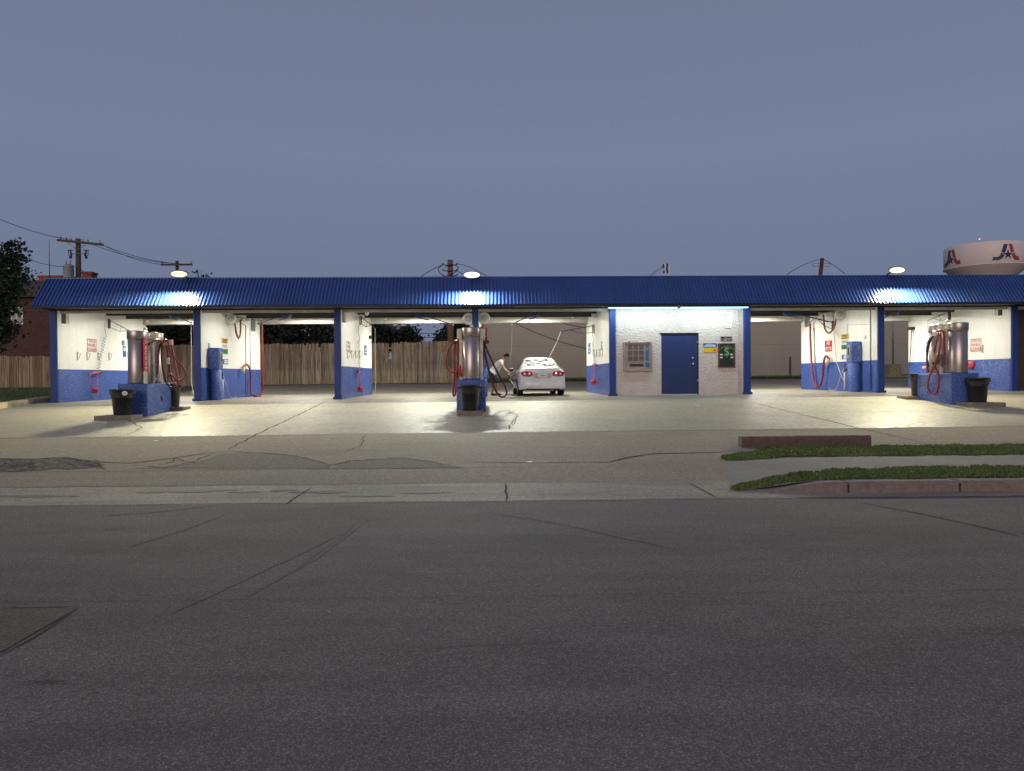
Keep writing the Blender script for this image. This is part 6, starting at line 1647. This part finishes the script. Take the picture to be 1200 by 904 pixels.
# fingers rooted in the palms
for h_, s in (('haL', 1), ('haR', -1)):
    for q in range(5):
        b0 = Vector(Jt[h_]); sp_ = (q - 1.5) * .017
        if q < 4: pts = [b0 + Vector((.035, sp_, -.005)), b0 + Vector((.06, sp_, -.03)), b0 + Vector((.045, sp_, -.055))]
        else: pts = [b0 + Vector((.0, -.03 * s, -.02)), b0 + Vector((.03, -.03 * s, -.045))]
        last = ix[h_]
        for p_ in pts: body_v.append(tuple(p_)); body_r.append(.0095); body_e.append((last, len(body_v) - 1)); last = len(body_v) - 1
bd = skin('body', body_v, body_e, body_r, 0, M_skin, man)
# the head: ovoid with brow, nose, chin, ears joined to the body mesh
hm = MB(); hc = Vector((.415, 0, 1.525)); Mh = T(hc) @ Matrix.Rotation(R(32), 4, 'Y')
prof_h = []
NU, NV = 24, 18; vs = []
for i in range(NV + 1):
    ph = PI * i / NV
    for j in range(NU):
        th = 2 * PI * j / NU
        x_ = math.sin(ph) * math.cos(th); y_ = math.sin(ph) * math.sin(th); z_ = math.cos(ph)
        fx_ = .098 * (1 + (.0 if x_ < 0 else .02)); w_3 = .076 * (1 - .24 * max(0, -z_) ** 1.3)
        X_, Y_, Z_ = x_ * fx_ * (1 - .10 * max(0, -z_)), y_ * w_3, z_ * .118
        if x_ > .8 and abs(y_) < .25 and -.35 < z_ < .15: X_ += .022 * (1 - abs(y_) / .25)
        if x_ > .6 and -.1 < z_ < .25 and .25 < abs(y_) < .55: X_ -= .006
        if x_ > .7 and -.85 < z_ < -.6: X_ += .010
        vs.append(Mh @ Vector((X_, Y_, Z_)))
hm.add(vs, [(i * NU + j, (i + 1) * NU + j, (i + 1) * NU + (j + 1) % NU, i * NU + (j + 1) % NU) for i in range(NV) for j in range(NU)], 0, True)
for s in (-1, 1): hm.lathe([(0, -.012), (.022, -.01), (.028, .004), (.018, .010), (0, .004)], Mh @ Vector((-.005, s * .076, -.01)), 10, M=Mh.to_3x3().to_4x4() @ Matrix.Rotation(R(-90 * s), 4, 'X'))
hmesh = bpy.data.meshes.new('head'); hmesh.from_pydata([tuple(v) for v in hm.v], [], hm.f); hmesh.polygons.foreach_set('use_smooth', hm.s)
import bmesh
bm = bmesh.new(); bm.from_mesh(bd.data); bm.from_mesh(hmesh); bm.to_mesh(bd.data); bm.free()
def loc_part(mb, name, m):
    mb.v = [(a_ + PX, b_ + PY, c_ + PZ) for a_, b_, c_ in mb.v]; return mb.build(name, m, man)
hr = MB(); vs = []
for i in range(11):
    ph = PI * .50 * i / 10
    for j in range(NU):
        th = 2 * PI * j / NU; x_ = math.sin(ph) * math.cos(th); y_ = math.sin(ph) * math.sin(th); z_ = math.cos(ph)
        down = .55 * max(0, -x_) * (i / 10); z2 = z_ - down + (.28 * max(0, x_) * i / 10)
        vs.append(Mh @ Vector((x_ * .110 * (1 if x_ < 0 else .98), y_ * .088, z2 * .135)))
hr.add(vs, [(i * NU + j, (i + 1) * NU + j, (i + 1) * NU + (j + 1) % NU, i * NU + (j + 1) % NU) for i in range(10) for j in range(NU)], 0, True)
loc_part(hr, 'hair', M_hair)
ey = MB()
for s in (-1, 1): ey.lathe([(0, 0), (.010, .002), (.008, .006), (0, .008)], Mh @ Vector((.084, s * .03, .012)), 8, M=Mh.to_3x3().to_4x4() @ Matrix.Rotation(R(90), 4, 'Y'))
ey.lathe([(0, 0), (.016, .001), (0, .004)], Mh @ Vector((.086, 0, -.062)), 8, M=Mh.to_3x3().to_4x4() @ Matrix.Rotation(R(90), 4, 'Y') @ Matrix.Scale(.4, 4, (1, 0, 0)))
loc_part(ey, 'face_features', M_hair)
def J_(*n_): return [Jt[k__] for k__ in n_]
sv = [(-.11, 0, .90), Jt['ab'], Jt['ch'], Jt['up'], (.275, 0, 1.365), Jt['shL'], (.285, .205, 1.17), Jt['shR'], (.27, -.215, 1.165)]
skin('shirt', sv, [(0, 1), (1, 2), (2, 3), (3, 4), (3, 5), (5, 6), (3, 7), (7, 8)], [(.20, .18), (.195, .17), (.20, .165), (.14, .125), .072, .092, .085, .092, .085], 1, M_shirt, man)
sv = [(-.09, 0, .93), (-.10, 0, .85), (-.08, .10, .78), (.035, .12, .56), (.065, .12, .47), (-.08, -.10, .78), (-.035, -.13, .56), (-.02, -.13, .47)]
skin('shorts', sv, [(0, 1), (1, 2), (2, 3), (3, 4), (1, 5), (5, 6), (6, 7)], [(.17, .15), (.18, .155), .118, .108, .10, .118, .108, .10], 1, M_short, man)
for (a_, b_) in (('anL', 'toL'), ('anR', 'toR')):
    A_, B_ = Vector(Jt[a_]), Vector(Jt[b_]); d_ = (B_ - A_); d_.z = 0; d_.normalize()
    skin('shoe', [tuple(A_ + d_ * -.055 + Vector((0, 0, -.035))), tuple(A_ + d_ * .03 + Vector((0, 0, -.035))), tuple(A_ + d_ * .13 + Vector((0, 0, -.045))), tuple(A_ + d_ * .20 + Vector((0, 0, -.05)))], [(0, 1), (1, 2), (2, 3)], [.050, .055, .048, .036], 1, M_blk, man)
# pressure wand held in both hands: its own thing
hL, hR = Vector(Jt['haL']) + Vector((PX, PY, PZ)), Vector(Jt['haR']) + Vector((PX, PY, PZ))
t = thing('spray_wand', hR, 'long pressure wand held low by the stooping person towards the car', 'spray wand')
hR2 = hR + Vector((.04, .0, -.03)); hL2 = hL + Vector((.04, 0, -.03))
dW = (hL2 - hR2).normalized(); dW = Vector((1, .0, -.12)).normalized()
c = MB(); c.tube([hR2 - Vector((.10, 0, -.02)), hR2 + Vector((.05, 0, .0)), Vector((CX - CW - .12, PY, PZ + .74))], .014, 8); c.build('lance', M_blk, t)
c = MB(); c.tube([hR2 - Vector((.02, 0, 0)), hR2 + Vector((-.03, 0, -.10))], .022, 8); c.build('grip', M_blk, t)
c = MB(); c.tube(spline([hR2 + Vector((-.03, 0, -.1)), Vector((PX + .62, PY - .1, PZ + .55)), Vector((PX + .72, PY - .2, PZ + .35)), Vector((PX + .50, PY - .25, PZ + .10)), Vector((PX + .28, PY - .2, PZ + .015)), Vector((PX + .10, PY - .25, PZ + .015)), Vector((PX - .1, PY + .2, PZ + .02))], 10), .014, 8); c.build('hose', M_whitep, t)
c = MB(); c.tube(spline([hR2 + Vector((.1, .05, .0)), at(597, 440, 29.8), at(597.5, 432, 29.8)], 8), .012, 6); c.build('supply_hose', M_blk, t)
# floor drain beside the car
a = gp(596, 463.5); o_ = MB(); pts_ = blot(a, .32, .10, None); o_.add([(p.x, p.y, gz(p.x, p.y) + .008) for p in pts_], [tuple(range(len(pts_)))]); q_ = o_.build('puddle', mat('wet puddle', (.03, .028, .025), .08, noise=(3, .4, .7)), loc=a); q_['kind'] = 'structure'
